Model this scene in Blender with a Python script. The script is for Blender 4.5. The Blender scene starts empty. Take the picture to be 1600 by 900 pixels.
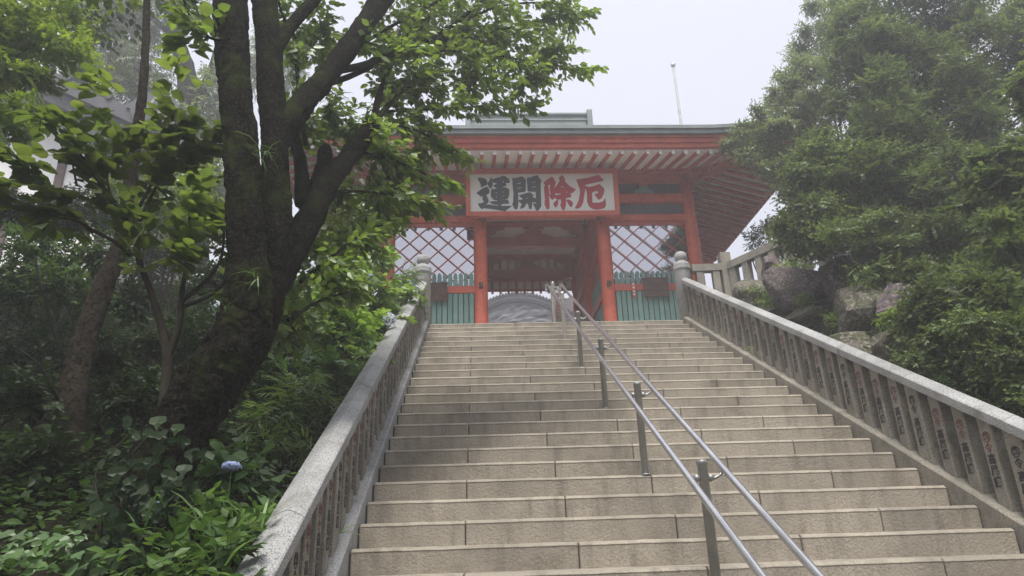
import bpy, math, random
import numpy as np
from mathutils import Vector, Matrix, noise as mnoise
random.seed(7); rng = np.random.default_rng(11)
scene = bpy.context.scene
COL = scene.collection

# ------------------------------------------------------------------ camera
T = .32                      # tread
F, PITCH, YAW, ROLL, K, X0, Y0, Z0, WT = 1080., .356248791, .0535620983, -.0325409252, .545026487, -2.82259035, 37.9342536, 12.0238868, 14.8364261
W = WT*T; RISE = K*T
CAM = np.array([-X0*T, -Y0*T, -Z0*T])
_fw = np.array([math.sin(YAW)*math.cos(PITCH), math.cos(YAW)*math.cos(PITCH), math.sin(PITCH)])
_r0 = np.array([math.cos(YAW), -math.sin(YAW), 0]); _u0 = np.cross(_r0, _fw)
_r = math.cos(ROLL)*_r0+math.sin(ROLL)*_u0; _u = -math.sin(ROLL)*_r0+math.cos(ROLL)*_u0
cd = bpy.data.cameras.new('camera'); cam = bpy.data.objects.new('camera', cd); COL.objects.link(cam)
M = Matrix.Identity(4)
for i in range(3):
    M[i][0] = _r[i]; M[i][1] = _u[i]; M[i][2] = -_fw[i]; M[i][3] = CAM[i]
cam.matrix_world = M
cd.sensor_width = 36; cd.lens = F/1600*36; cd.clip_end = 2000; cd.clip_start = .05
scene.camera = cam

# ------------------------------------------------------------------ sky, sun, exposure
SUN_EL, SUN_AZ = 65, 188     # degrees; azimuth clockwise from +Y: high sun diffused by the mist
SUN_STR, SKY_STR, EXPO = 4.6, .113, .24
HAZE_DENS, HAZE_G = .0092, .5
world = bpy.data.worlds.new('World'); scene.world = world; world.use_nodes = True
wn = world.node_tree.nodes; wl = world.node_tree.links
bg = wn['Background']; sky = wn.new('ShaderNodeTexSky'); sky.sky_type = 'NISHITA'; sky.sun_disc = False
sky.sun_elevation = math.radians(SUN_EL); sky.sun_rotation = math.radians(SUN_AZ)
sky.air_density = 1.0; sky.dust_density = 7.0; sky.ozone_density = 1.0
mx = wn.new('ShaderNodeMix'); mx.data_type = 'RGBA'; mx.inputs[0].default_value = .72
wl.new(sky.outputs[0], mx.inputs[6]); mx.inputs[7].default_value = (8.6, 8.7, 9.6, 1)   # overcast layer
wl.new(mx.outputs[2], bg.inputs[0]); bg.inputs[1].default_value = SKY_STR
sl = bpy.data.lights.new('sun', 'SUN'); sl.energy = SUN_STR; sl.angle = math.radians(18); sl.color = (1, .96, .88)
so = bpy.data.objects.new('sun', sl); COL.objects.link(so)
sd = Vector((math.sin(math.radians(SUN_AZ))*math.cos(math.radians(SUN_EL)), math.cos(math.radians(SUN_AZ))*math.cos(math.radians(SUN_EL)), math.sin(math.radians(SUN_EL))))
so.rotation_euler = sd.to_track_quat('Z', 'Y').to_euler(); so.location = (0, 0, 30)
vs = scene.view_settings; vs.view_transform = 'Standard'; vs.look = 'None'; vs.exposure = EXPO; vs.gamma = 1
cy = scene.cycles
cy.max_bounces = 6; cy.diffuse_bounces = 4; cy.glossy_bounces = 3; cy.transmission_bounces = 4; cy.volume_bounces = 3
cy.use_denoising = True; cy.transparent_max_bounces = 8; cy.caustics_reflective = False; cy.caustics_refractive = False
cy.sample_clamp_indirect = 6

# ------------------------------------------------------------------ projection helpers (pixel of the 1600x900 photograph -> point at a known plane)
def ray(px, py): return _fw+(px-800)/F*_r-(py-450)/F*_u
def at(px, py, **k):
    d = ray(px, py); (a, v), = k.items(); i = 'xyz'.index(a); return CAM+(v-CAM[i])/d[i]*d

# ------------------------------------------------------------------ object helpers
def tag(o, label=None, cat=None, group=None, kind=None):
    if label: o['label'] = label
    if cat: o['category'] = cat
    if group: o['group'] = group
    if kind: o['kind'] = kind
    return o
def link(o, parent=None):
    COL.objects.link(o)
    if parent is not None: o.parent = parent
    return o
WL = {}
def wloc(o): return WL.get(o.name, np.zeros(3)) if o is not None else np.zeros(3)
def empty(name, loc, label=None, cat=None, group=None, kind=None):
    o = bpy.data.objects.new(name, None); o.empty_display_size = .2; o.location = loc; link(o)
    WL[o.name] = np.array(loc, float); return tag(o, label, cat, group, kind)
def mesh_obj(name, V, Fc, mat, parent=None, smooth=False, origin=None):
    V = np.asarray(V, float)
    org = np.zeros(3) if origin is None else np.array(origin, float)
    pw = wloc(parent)
    me = bpy.data.meshes.new(name); me.from_pydata((V-(org if origin is not None else pw)).tolist(), [], Fc); me.update()
    if mat: me.materials.append(mat)
    if smooth: me.polygons.foreach_set('use_smooth', [True]*len(me.polygons))
    o = bpy.data.objects.new(name, me)
    if origin is not None: o.location = org-pw
    link(o, parent); WL[o.name] = org if origin is not None else pw
    return o
class MB:
    def __init__(s): s.V = []; s.F = []
    def add(s, V, Fc):
        n = len(s.V); s.V += [tuple(v) for v in V]; s.F += [tuple(i+n for i in f) for f in Fc]; return s
    def box(s, x0, x1, y0, y1, z0, z1):
        return s.add([(x0,y0,z0),(x1,y0,z0),(x1,y1,z0),(x0,y1,z0),(x0,y0,z1),(x1,y0,z1),(x1,y1,z1),(x0,y1,z1)],
                     [(0,3,2,1),(4,5,6,7),(0,1,5,4),(1,2,6,5),(2,3,7,6),(3,0,4,7)])
    def bar(s, a, b, w, h, up=(0,0,1)):
        a = Vector(a); b = Vector(b); d = (b-a).normalized(); side = d.cross(Vector(up)).normalized(); u2 = side.cross(d)
        V = []
        for p in (a, b):
            for sx, sz in ((-1,-1),(1,-1),(1,1),(-1,1)): V.append(p+side*sx*w/2+u2*sz*h/2)
        return s.add(V, [(3,2,1,0),(4,5,6,7),(0,1,5,4),(1,2,6,5),(2,3,7,6),(3,0,4,7)])
    def prism(s, poly, axis, a, b):
        n = len(poly)
        def P(p, t):
            return (t, p[0], p[1]) if axis == 'x' else (p[0], t, p[1]) if axis == 'y' else (p[0], p[1], t)
        V = [P(p, a) for p in poly]+[P(p, b) for p in poly]
        return s.add(V, [tuple(range(n))[::-1], tuple(range(n, 2*n))]+[(i, (i+1) % n, (i+1) % n+n, i+n) for i in range(n)])
    def tube(s, pts, rad, n=10, cap=True, rough=0, fr=3.):
        pts = [Vector(p) for p in pts]; m = len(pts); V = []
        if not hasattr(rad, '__len__'): rad = [rad]*m
        ref = Vector((.13, .9, .05))
        for i, p in enumerate(pts):
            d = (pts[min(i+1, m-1)]-pts[max(i-1, 0)]).normalized()
            if abs(d.dot(ref)) > .95: ref = Vector((1, .1, .1))
            a = d.cross(ref).normalized(); b = d.cross(a)
            for k in range(n):
                t = 2*math.pi*k/n; v = a*math.cos(t)+b*math.sin(t); r = rad[i]
                if rough:
                    q = p+v*rad[i]; r *= 1+rough*(mnoise.noise(q*fr)+.5*mnoise.noise(q*fr*3.1))
                    if n > 24: r *= 1-.17*max(0, 1-6*abs(mnoise.noise(Vector((q.x*16, q.y*16, q.z*4.5)))))+.07*mnoise.noise(q*30)
                V.append(p+v*r)
        Fc = [(i*n+k, i*n+(k+1) % n, (i+1)*n+(k+1) % n, (i+1)*n+k) for i in range(m-1) for k in range(n)]
        if cap: Fc += [tuple(range(n))[::-1], tuple(range((m-1)*n, m*n))]
        return s.add(V, Fc)
    def lathe(s, prof, c, n=24):
        V = [(c[0]+r*math.cos(2*math.pi*k/n), c[1]+r*math.sin(2*math.pi*k/n), c[2]+z) for r, z in prof for k in range(n)]
        m = len(prof)
        return s.add(V, [(i*n+k, i*n+(k+1) % n, (i+1)*n+(k+1) % n, (i+1)*n+k) for i in range(m-1) for k in range(n)]+[tuple(range(n))[::-1], tuple(range((m-1)*n, m*n))])
    def build(s, name, mat, parent=None, smooth=False, origin=None): return mesh_obj(name, s.V, s.F, mat, parent, smooth, origin)
def smooth_path(P, R, per=5):
    P = [np.array(p, float) for p in P]; out = []; rr = []
    n = len(P)
    for i in range(n-1):
        p0 = P[max(i-1, 0)]; p1 = P[i]; p2 = P[i+1]; p3 = P[min(i+2, n-1)]
        for k in range(per):
            t = k/per
            out.append(.5*((2*p1)+(-p0+p2)*t+(2*p0-5*p1+4*p2-p3)*t*t+(-p0+3*p1-3*p2+p3)*t**3)); rr.append(R[i]*(1-t)+R[i+1]*t)
    out.append(P[-1]); rr.append(R[-1]); return out, rr

# ------------------------------------------------------------------ materials
def mat(name, base, rough=.8, var=None, scale=3., var2=None, scale2=40., bump=.0, bscale=60., rnd=0., metallic=0., spec=.4, objvar=0., stain=None, streak=None):
    """base colour; var = second colour mixed by a large noise; var2 = speckle colour; all in world space"""
    m = bpy.data.materials.new(name); m.use_nodes = True; n = m.node_tree.nodes; l = m.node_tree.links
    b = n['Principled BSDF']; b.inputs['Roughness'].default_value = rough; b.inputs['Metallic'].default_value = metallic
    b.inputs['Specular IOR Level'].default_value = spec
    geo = n.new('ShaderNodeNewGeometry'); pos = geo.outputs['Position']
    def noi(s, det=4, r=.6):
        t = n.new('ShaderNodeTexNoise'); t.inputs['Scale'].default_value = s; t.inputs['Detail'].default_value = det; t.inputs['Roughness'].default_value = r
        l.new(pos, t.inputs['Vector']); return t.outputs[0]
    def ramp(src, a, bb):
        r = n.new('ShaderNodeMapRange'); r.inputs[1].default_value = a; r.inputs[2].default_value = bb; l.new(src, r.inputs[0]); return r.outputs[0]
    def mix(f, a, c):
        x = n.new('ShaderNodeMix'); x.data_type = 'RGBA'
        l.new(f, x.inputs[0])
        if isinstance(a, tuple): x.inputs[6].default_value = a+(1,)
        else: l.new(a, x.inputs[6])
        if isinstance(c, tuple): x.inputs[7].default_value = c+(1,)
        else: l.new(c, x.inputs[7])
        return x.outputs[2]
    cur = tuple(base)
    if var: cur = mix(ramp(noi(scale), .38, .64), cur, tuple(var))
    if stain: cur = mix(ramp(noi(stain[1], 6, .7), .52, .72), cur, tuple(stain[0]))
    if var2: cur = mix(ramp(noi(scale2, 2, .5), .52, .62), cur, tuple(var2))
    if streak:
        mp = n.new('ShaderNodeMapping'); mp.inputs['Scale'].default_value = (7, 7, .9); l.new(pos, mp.inputs['Vector'])
        t = n.new('ShaderNodeTexNoise'); t.inputs['Scale'].default_value = 1; t.inputs['Detail'].default_value = 6; t.inputs['Roughness'].default_value = .65; l.new(mp.outputs[0], t.inputs['Vector'])
        r2 = n.new('ShaderNodeMapRange'); r2.inputs[1].default_value = .5; r2.inputs[2].default_value = .78; r2.inputs[4].default_value = .75; l.new(t.outputs[0], r2.inputs[0]); cur = mix(r2.outputs[0], cur, tuple(streak))
    if objvar or rnd:
        oi = n.new('ShaderNodeObjectInfo'); add = n.new('ShaderNodeMath'); add.operation = 'ADD'; l.new(oi.outputs['Random'], add.inputs[0])
        l.new(geo.outputs['Random Per Island'], add.inputs[1]) if rnd else None
        if not rnd: add.inputs[1].default_value = 0
        fr = n.new('ShaderNodeMath'); fr.operation = 'FRACT'; l.new(add.outputs[0], fr.inputs[0])
        amt = rnd or objvar
        mr = n.new('ShaderNodeMapRange'); mr.inputs[3].default_value = 1-amt; mr.inputs[4].default_value = 1+amt; l.new(fr.outputs[0], mr.inputs[0])
        hs = n.new('ShaderNodeHueSaturation'); l.new(mr.outputs[0], hs.inputs['Value'])
        if isinstance(cur, tuple): hs.inputs['Color'].default_value = cur+(1,)
        else: l.new(cur, hs.inputs['Color'])
        cur = hs.outputs[0]
    if isinstance(cur, tuple): b.inputs['Base Color'].default_value = cur+(1,)
    else: l.new(cur, b.inputs['Base Color'])
    if bump:
        bp = n.new('ShaderNodeBump'); bp.inputs['Strength'].default_value = bump; bp.inputs['Distance'].default_value = .02 if bump < 1 else .035
        l.new(noi(bscale, 5, .7), bp.inputs['Height']); l.new(bp.outputs[0], b.inputs['Normal'])
    return m
def leafmat(name, c1, c2, trans=.45, gloss=.12, var=.35, rough=.45):
    m = bpy.data.materials.new(name); m.use_nodes = True; n = m.node_tree.nodes; l = m.node_tree.links; n.remove(n['Principled BSDF'])
    out = n['Material Output']; geo = n.new('ShaderNodeNewGeometry'); oi = n.new('ShaderNodeObjectInfo')
    add = n.new('ShaderNodeMath'); add.operation = 'ADD'; l.new(oi.outputs['Random'], add.inputs[0]); l.new(geo.outputs['Random Per Island'], add.inputs[1])
    fr = n.new('ShaderNodeMath'); fr.operation = 'FRACT'; l.new(add.outputs[0], fr.inputs[0])
    x = n.new('ShaderNodeMix'); x.data_type = 'RGBA'; l.new(fr.outputs[0], x.inputs[0]); x.inputs[6].default_value = tuple(c1)+(1,); x.inputs[7].default_value = tuple(c2)+(1,)
    t = n.new('ShaderNodeTexNoise'); t.inputs['Scale'].default_value = 1.3; t.inputs['Detail'].default_value = 3; l.new(geo.outputs['Position'], t.inputs['Vector'])
    mr = n.new('ShaderNodeMapRange'); mr.inputs[1].default_value = .35; mr.inputs[2].default_value = .65; mr.inputs[3].default_value = 1-var; mr.inputs[4].default_value = 1+var; l.new(t.outputs[0], mr.inputs[0])
    hs = n.new('ShaderNodeHueSaturation'); l.new(mr.outputs[0], hs.inputs['Value']); l.new(x.outputs[2], hs.inputs['Color'])
    df = n.new('ShaderNodeBsdfDiffuse'); l.new(hs.outputs[0], df.inputs[0])
    tr = n.new('ShaderNodeBsdfTranslucent'); h2 = n.new('ShaderNodeHueSaturation'); h2.inputs['Value'].default_value = 1.7; h2.inputs['Hue'].default_value = .485; l.new(hs.outputs[0], h2.inputs['Color']); l.new(h2.outputs[0], tr.inputs[0])
    m1 = n.new('ShaderNodeMixShader'); m1.inputs[0].default_value = trans; l.new(df.outputs[0], m1.inputs[1]); l.new(tr.outputs[0], m1.inputs[2])
    gl = n.new('ShaderNodeBsdfGlossy'); gl.inputs['Roughness'].default_value = rough; gl.inputs[0].default_value = (.9, .95, .9, 1)
    lw = n.new('ShaderNodeLayerWeight'); lw.inputs[0].default_value = .3; mu = n.new('ShaderNodeMath'); mu.operation = 'MULTIPLY'; mu.inputs[1].default_value = gloss*2.5; l.new(lw.outputs['Facing'], mu.inputs[0])
    m2 = n.new('ShaderNodeMixShader'); l.new(mu.outputs[0], m2.inputs[0]); l.new(m1.outputs[0], m2.inputs[1]); l.new(gl.outputs[0], m2.inputs[2]); l.new(m2.outputs[0], out.inputs[0])
    return m
STEP = mat('step_granite', (.355, .32, .265), .85, var=(.26, .235, .195), scale=1.3, var2=(.27, .235, .19), scale2=80, bump=.7, bscale=50, objvar=.10, stain=((.17, .15, .12), 2.2), streak=(.11, .10, .085))
GRAN = mat('grey_granite', (.38, .385, .385), .8, var=(.29, .295, .295), scale=2.2, var2=(.13, .13, .14), scale2=120, bump=.35, bscale=90, objvar=.08, stain=((.17, .175, .15), 4))
GRAN2 = mat('warm_granite', (.33, .30, .25), .85, var=(.23, .215, .18), scale=2.5, var2=(.13, .125, .12), scale2=110, bump=.35, bscale=90, objvar=.1, stain=((.13, .13, .10), 4), streak=(.15, .145, .12))
DARKST = mat('dark_joint', (.05, .047, .042), .95, bump=.3)
RED = mat('vermilion_paint', (.64, .13, .065), .55, var=(.48, .08, .045), scale=3., var2=(.42, .09, .06), scale2=30, bump=.12, bscale=40, stain=((.30, .10, .07), 7))
REDD = mat('old_red_paint', (.48, .12, .09), .65, var=(.40, .10, .08), scale=4., bump=.12, bscale=30)
WHITE = mat('white_plaster', (.90, .89, .87), .85, var=(.84, .84, .83), scale=2.)
WHITEP = mat('white_paint', (.82, .82, .82), .6)
SLATE = mat('dark_panel', (.12, .125, .14), .7, var=(.09, .095, .11), scale=3)
COPPER = mat('roof_copper', (.18, .215, .21), .6, var=(.13, .16, .16), scale=2.5, bump=.15, bscale=20)
TILE = mat('grey_roof_tile', (.085, .088, .098), .6, var=(.06, .063, .07), scale=3., bump=.2, bscale=30, objvar=.1)
PICK = mat('green_paint', (.13, .26, .235), .6, var=(.17, .29, .27), scale=5, bump=.15, bscale=40, objvar=.14)
WOOD = mat('weathered_wood', (.12, .075, .06), .8, var=(.07, .048, .042), scale=9, bump=.4, bscale=40)
STEEL = mat('steel', (.62, .62, .66), .2, var=(.52, .52, .56), scale=6, metallic=.8, bump=.03, bscale=60)
STEELP = mat('dull_steel', (.30, .31, .31), .36, var=(.24, .25, .245), scale=6, metallic=.5)
BLACK = mat('black_ink', (.025, .025, .03), .7); REDINK = mat('red_ink', (.15, .055, .05), .7)
SIGNG = mat('sign_grey_lettering', (.045, .055, .065), .6, var=(.06, .07, .08), scale=6); SIGNR = mat('sign_red_lettering', (.42, .03, .045), .6)
SIGNW = mat('sign_white', (.78, .80, .78), .6)
SOIL = mat('soil', (.024, .02, .015), .95, var=(.018, .022, .011), scale=1.2, bump=.8, bscale=12, spec=.08)
ROCK = mat('rock', (.13, .105, .11), .9, var=(.065, .056, .06), scale=3.2, var2=(.21, .175, .18), scale2=26, bump=.9, bscale=14, stain=((.07, .095, .035), 2.3), spec=.08)
ROCK2 = mat('mossy_rock', (.14, .125, .11), .95, var=(.07, .075, .04), scale=3.6, var2=(.22, .205, .185), scale2=26, bump=.9, bscale=14, stain=((.05, .075, .02), 3), spec=.08)
BARK = mat('mossy_bark', (.009, .007, .005), .95, var=(.004, .0035, .003), scale=9, bump=1., bscale=30, stain=((.038, .060, .007), 3.6), var2=(.026, .027, .018), scale2=60, spec=.08)
BARK2 = mat('scaly_bark', (.09, .072, .055), .95, var=(.045, .038, .03), scale=14, bump=1., bscale=38, stain=((.10, .11, .075), 7), var2=(.03, .025, .02), scale2=36, spec=.08)
TWIG = mat('twig_bark', (.03, .025, .02), .9, var=(.05, .045, .035), scale=12, bump=.3, spec=.08)
GREYB = mat('grey_bark', (.06, .055, .05), .9, var=(.04, .037, .035), scale=6, bump=.5, bscale=20, spec=.08)
L_CH = leafmat('cherry_leaf', (.09, .165, .022), (.15, .23, .03), .55)
L_SA = leafmat('broad_leaf', (.075, .13, .02), (.12, .18, .026), .6)
L_MY = leafmat('yellow_maple_leaf', (.12, .22, .02), (.21, .30, .03), .55)
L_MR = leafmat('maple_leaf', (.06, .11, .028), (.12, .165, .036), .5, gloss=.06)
L_MD = leafmat('shaded_maple_leaf', (.04, .07, .016), (.07, .10, .02), .4, gloss=.05)  # maple green darkened: shade inside and under the crown put into the colour
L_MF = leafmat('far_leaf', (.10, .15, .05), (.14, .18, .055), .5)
L_DK = leafmat('evergreen_leaf', (.022, .045, .012), (.042, .078, .018), .3, gloss=.07, rough=.35)
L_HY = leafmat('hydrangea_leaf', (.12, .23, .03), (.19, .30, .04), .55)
L_HD = leafmat('shade_hydrangea_leaf', (.06, .14, .025), (.09, .19, .03), .5)  # darker copy of the hydrangea green, shade put into the colour
L_BA = leafmat('bamboo_leaf', (.08, .17, .025), (.15, .23, .045), .5)
L_IV = leafmat('ivy_leaf', (.014, .030, .013), (.028, .045, .018), .2, gloss=.035)
L_GR = leafmat('ground_leaf', (.045, .10, .02), (.09, .17, .03), .4, gloss=.06)
PETAL = leafmat('blue_petal', (.24, .30, .52), (.40, .42, .62), .35, gloss=.05)
PETALW = leafmat('pale_petal', (.50, .52, .66), (.66, .64, .72), .35, gloss=.05)
def glassmat():
    m = bpy.data.materials.new('window_glass'); m.use_nodes = True; n = m.node_tree.nodes; l = m.node_tree.links
    b = n['Principled BSDF']; b.inputs['Base Color'].default_value = (.03, .035, .045, 1); b.inputs['Roughness'].default_value = .03
    gl = n.new('ShaderNodeBsdfGlossy'); gl.inputs['Roughness'].default_value = .02; gl.inputs[0].default_value = (.72, .74, .82, 1)
    mx = n.new('ShaderNodeMixShader'); mx.inputs[0].default_value = .5; l.new(b.outputs[0], mx.inputs[1]); l.new(gl.outputs[0], mx.inputs[2]); l.new(mx.outputs[0], n['Material Output'].inputs[0])
    return m
GLASS = glassmat()

# ------------------------------------------------------------------ ground
SL = K
def sm(a, b, x):
    t = min(1, max(0, (x-a)/(b-a))); return t*t*(3-2*t)
def ground_z(x, y):
    ramp = SL*max(-10.2, min(y, 0))
    if x < -.28:
        u = -.28-x
        z = ramp+.30+.28*min(u, 1.2)+.06*max(0, u-1.2)
        if y > 0: z = z*(1-sm(0, 3, y))+sm(0, 3, y)*(.0+.25*max(0, u-3))
    elif x > W+.28:
        u = x-W-.28
        z = ramp-.35+1.3*min(u, .95)-.15*min(2.5, max(0, u-.95))+.15*max(0, u-5)
        if y > -.6 and u > .5: z = z*(1-sm(-.6, .3, y))+sm(-.6, .3, y)*(.1+.25*max(0, u-3))
        if y > .3: z = min(z, .0+.25*max(0, u-3))
    else: z = ramp-.35 if y < .2 else -.12
    if y < -10.2: z = -5.56+(z+5.56)*(1-sm(-10.2, -14, y)) if False else z*1.0
    if y < -10.2 and -.28 <= x <= W+.28: z = -5.6
    if y > 17.8: z += 6.0*sm(17.8, 20, y)
    return z
gx = np.unique(np.concatenate([np.linspace(-8, 14, 89), np.linspace(-64, -8, 15), np.linspace(14, 64, 14), [-.281, -.279, W+.279, W+.281]]))
gy = np.unique(np.concatenate([np.linspace(-16, 4, 81), np.linspace(-64, -16, 13), np.linspace(4, 64, 31)]))
V = []
for y in gy:
    for x in gx:
        z = ground_z(x, y)
        if not (-.3 < x < W+.3): z += .10*mnoise.noise(Vector((x*1.1, y*1.1, 0)))+.04*mnoise.noise(Vector((x*4, y*4, 3)))
        V.append((x, y, z))
nx = len(gx)
Fc = [(j*nx+i, j*nx+i+1, (j+1)*nx+i+1, (j+1)*nx+i) for j in range(len(gy)-1) for i in range(nx-1)]
tag(mesh_obj('ground', V, Fc, SOIL, smooth=True), 'dark soil hillside rising beside the stone stairs', kind='structure')
TERR = mat('bounce_paving', (.52, .49, .44), .85, var=(.46, .43, .38), scale=1.5, bump=.3)  # unseen terrace floor, paled and lengthened to bounce light into the gate
MB().box(-9, 13, .38, 18, -.35, 0).box(-.0, W, .3, .381, -.3, -.001).build('stone_terrace', TERR)
tag(bpy.data.objects['stone_terrace'], 'stone terrace at the head of the stairs, paled to bounce light', kind='structure')

# ------------------------------------------------------------------ staircase
stairs = empty('stone_stairs', (W/2, 0, 0), 'long straight flight of beige granite steps', kind='structure')
core = [( .36, -.02)]
NST = 32
for s in range(NST+1):
    core += [(-s*T+.03, -s*RISE-.03), (-s*T+.03, -(s+1)*RISE-.03)]
core += [(-NST*T+.03, -NST*RISE-1.2), (.36, -1.2)]
MB().prism(core, 'x', .002, W-.002).build('stair_core', DARKST, stairs)
BLK = {}
for s in range(NST):
    xs = [0, W/6, W/2, W*5/6, W] if s % 2 else [0, W/3, W*2/3, W]
    for a, b in zip(xs[:-1], xs[1:]):
        for q in range(1):
            key = (round(b-a, 3), a == 0, b == W)
            if key not in BLK:
                L = b-a; g0 = .014 if a == 0 else .0045; g1 = .014 if b == W else .0045
                mb = MB(); h = RISE
                prof = [(.045, 0), (.026, -.002), (.002, -.019), (.0, -.023), (.004, -.030), (.007, -h-.012), (T+.02, -h-.012), (T+.02, 0)]
                n = 26; xx = [g0, g0+.006]+[g0+.006+(L-g0-g1-.012)*i/n for i in range(1, n)]+[L-g1-.006, L-g1]
                Vv = []
                for i, x in enumerate(xx):
                    e = .006 if i in (0, len(xx)-1) else 0
                    for (py, pz) in prof:
                        f = .0022*mnoise.noise(Vector((x*4+a, 0, L)))+.0022*mnoise.noise(Vector((x*23+a, py*20, pz*9+L)))
                        Vv.append((x, py+(e if py < .1 else 0)+f*(py < .1), pz-(e*.6 if pz > -.04 else 0)+f*(pz > -.03)))
                m_ = len(prof); Ff = [(i*m_+k, (i+1)*m_+k, (i+1)*m_+(k+1) % m_, i*m_+(k+1) % m_) for i in range(len(xx)-1) for k in range(m_)]
                Ff += [tuple(range(m_)), tuple(range((len(xx)-1)*m_, len(xx)*m_))[::-1]]
                me = bpy.data.meshes.new('step_block'); me.from_pydata(Vv, [], Ff); me.materials.append(STEP); BLK[key] = me
            o = bpy.data.objects.new('step_block', BLK[key]); o.location = Vector((a, -s*T+random.uniform(-.003, .003), -s*RISE+random.uniform(-.002, .002)))-stairs.location
            o.rotation_euler.z = random.uniform(-.0015, .0015); link(o, stairs)

# ------------------------------------------------------------------ balustrades
def text_mesh(body, size, material, off=.0025, ext=.0012):
    c = bpy.data.curves.new('lettering', 'FONT'); c.body = body; c.size = size; c.extrude = ext; c.offset = off; c.resolution_u = 1
    c.align_x = 'CENTER'; c.align_y = 'CENTER'
    o = bpy.data.objects.new('tmp', c); COL.objects.link(o); dg = bpy.context.evaluated_depsgraph_get(); dg.update()
    me = bpy.data.meshes.new_from_object(o.evaluated_get(dg)); bpy.data.objects.remove(o); me.materials.clear(); me.materials.append(material)
    return me
def join_meshes(parts, material, name='lettering'):
    V = []; Fc = []
    for me, dx, dy in parts:
        n = len(V); V += [(v.co.x+dx, v.co.y+dy, v.co.z) for v in me.vertices]; Fc += [tuple(i+n for i in p.vertices) for p in me.polygons]
    me = bpy.data.meshes.new(name); me.from_pydata(V, [], Fc); me.materials.append(material); return me
def ring_mesh(r, w, n=20):
    V = []; Fc = []
    for k in range(n):
        t = 2*math.pi*k/n
        for rr in (r, r-w):
            V += [(rr*math.cos(t), rr*math.sin(t), .0012), (rr*math.cos(t), rr*math.sin(t), -.0012)]
    for k in range(n):
        a = 4*k; b = 4*((k+1) % n); Fc += [(a, b, b+2, a+2), (a+1, a+3, b+3, b+1), (a, a+1, b+1, b), (a+2, b+2, b+3, a+3)]
    me = bpy.data.meshes.new('ring'); me.from_pydata(V, [], Fc); return me
try:
    g = {c: text_mesh(c, .082, BLACK, .002) for c in '高尾講'}; gk = text_mesh('繁', .06, BLACK, .0015); gl_ = text_mesh('令', .078, REDINK, .001)
    INK_B = join_meshes([(g['高'], 0, -.02), (g['尾'], 0, -.105), (g['講'], 0, -.19)], BLACK)
    INK_R = join_meshes([(ring_mesh(.042, .006), 0, .165), (gk, 0, .167), (gl_, 0, .075)], REDINK)
    INK_RB = join_meshes([(ring_mesh(.042, .006), 0, .165), (gk, 0, .167), (gl_, 0, .075)], BLACK)
except Exception as e:
    print('TEXT FAIL', e); INK_B = INK_R = INK_RB = None
def balustrade(side):
    X = (lambda u: -u) if side < 0 else (lambda u: W+u)
    nm = 'left' if side < 0 else 'right'
    root = empty('stone_balustrade', (X(.12), 0, 0), ('grey granite balustrade climbing the left edge of the stairs beside the hydrangeas' if side < 0 else 'grey granite balustrade with inscribed balusters on the right edge of the stairs below the boulders'), 'balustrade', 'balustrades of the stairs')
    def slopebar(prof, y0, y1, name, m, j=0):
        pr_ = prof if side > 0 else prof[::-1]
        V = []; n = len(prof)
        for y in (y0, y1):
            for u, v in pr_: V.append((X(u), y, SL*y+v+j))
        return mesh_obj(name, V, [tuple(range(n)), tuple(range(n, 2*n))[::-1]]+[(i, i+n, (i+1) % n+n, (i+1) % n) for i in range(n)], m, root)
    cop = [(.035, .725), (.035, .80), (.043, .809), (.125, .845), (.215, .809), (.223, .80), (.223, .725)]
    curb = [(0, -.5), (0, .045), (.012, .06), (.262, .06), (.272, .05), (.272, -.5)]
    ys = [.0]+[-.81-1.057*i for i in range(10)]
    for a, b in zip(ys[:-1], ys[1:]):
        slopebar(cop, b+.0025, a-.0025, 'coping_stone', GRAN, random.uniform(-.003, .003))
    for i in range(0, 10, 2): slopebar(curb, ys[min(i+2, 10)]+.003, ys[i]-.003, 'curb_stone', GRAN2 if side > 0 else GRAN, 0)
    def bal(y, wy, wx, post):
        cu = .127; c = .008
        pts = [(cu-wx/2, -wy/2+c), (cu-wx/2, wy/2-c), (cu-wx/2+c, wy/2), (cu+wx/2-c, wy/2), (cu+wx/2, wy/2-c), (cu+wx/2, -wy/2+c), (cu+wx/2-c, -wy/2), (cu-wx/2+c, -wy/2)]
        V = []
        for lo in (1, 0):
            for u, dy in pts: V.append((X(u), y+dy, SL*(y+dy)+(.058 if lo else .727)))
        n = 8; o = mesh_obj('baluster', V, [tuple(range(n)), tuple(range(n, 2*n))[::-1]]+[(i, i+n, (i+1) % n+n, (i+1) % n) for i in range(n)], GRAN2, root, origin=(X(cu), y, SL*y+.058))
        if INK_B and y > -10.2:
            for me, nn in ((INK_B, 'black_lettering'), (INK_RB if post else INK_R, 'crest_lettering')):
                t = bpy.data.objects.new(nn, me); link(t, o)
                t.rotation_euler = (math.radians(90), 0, math.radians(90 if side < 0 else -90))
                t.location = ((wx/2+.0014)*(1 if side < 0 else -1), random.uniform(-.004, .004), .36+random.uniform(-.012, .012))
    yy = -.15
    while yy > -.72: bal(yy, .125, .115, False); yy -= .264
    for yj in ys[1:]:
        bal(yj, .17, .125, True)
        if yj > -10.2:
            for q in (1, 2, 3): bal(yj-.003-.2635*q, .128, .115, False)
    c = (X(.127), .15, -.02)
    prof = [(.152, 0), (.150, 1.02), (.158, 1.05), (.172, 1.06), (.172, 1.10), (.160, 1.125), (.165, 1.14), (.160, 1.17), (.135, 1.215), (.100, 1.235), (.088, 1.255), (.098, 1.27), (.118, 1.30), (.122, 1.345), (.118, 1.39), (.09, 1.43), (.045, 1.455), (.0, 1.462)]
    MB().lathe(prof[:-1], c, 28).build('newel_post', GRAN, root, True)
balustrade(-1); balustrade(1)

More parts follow.
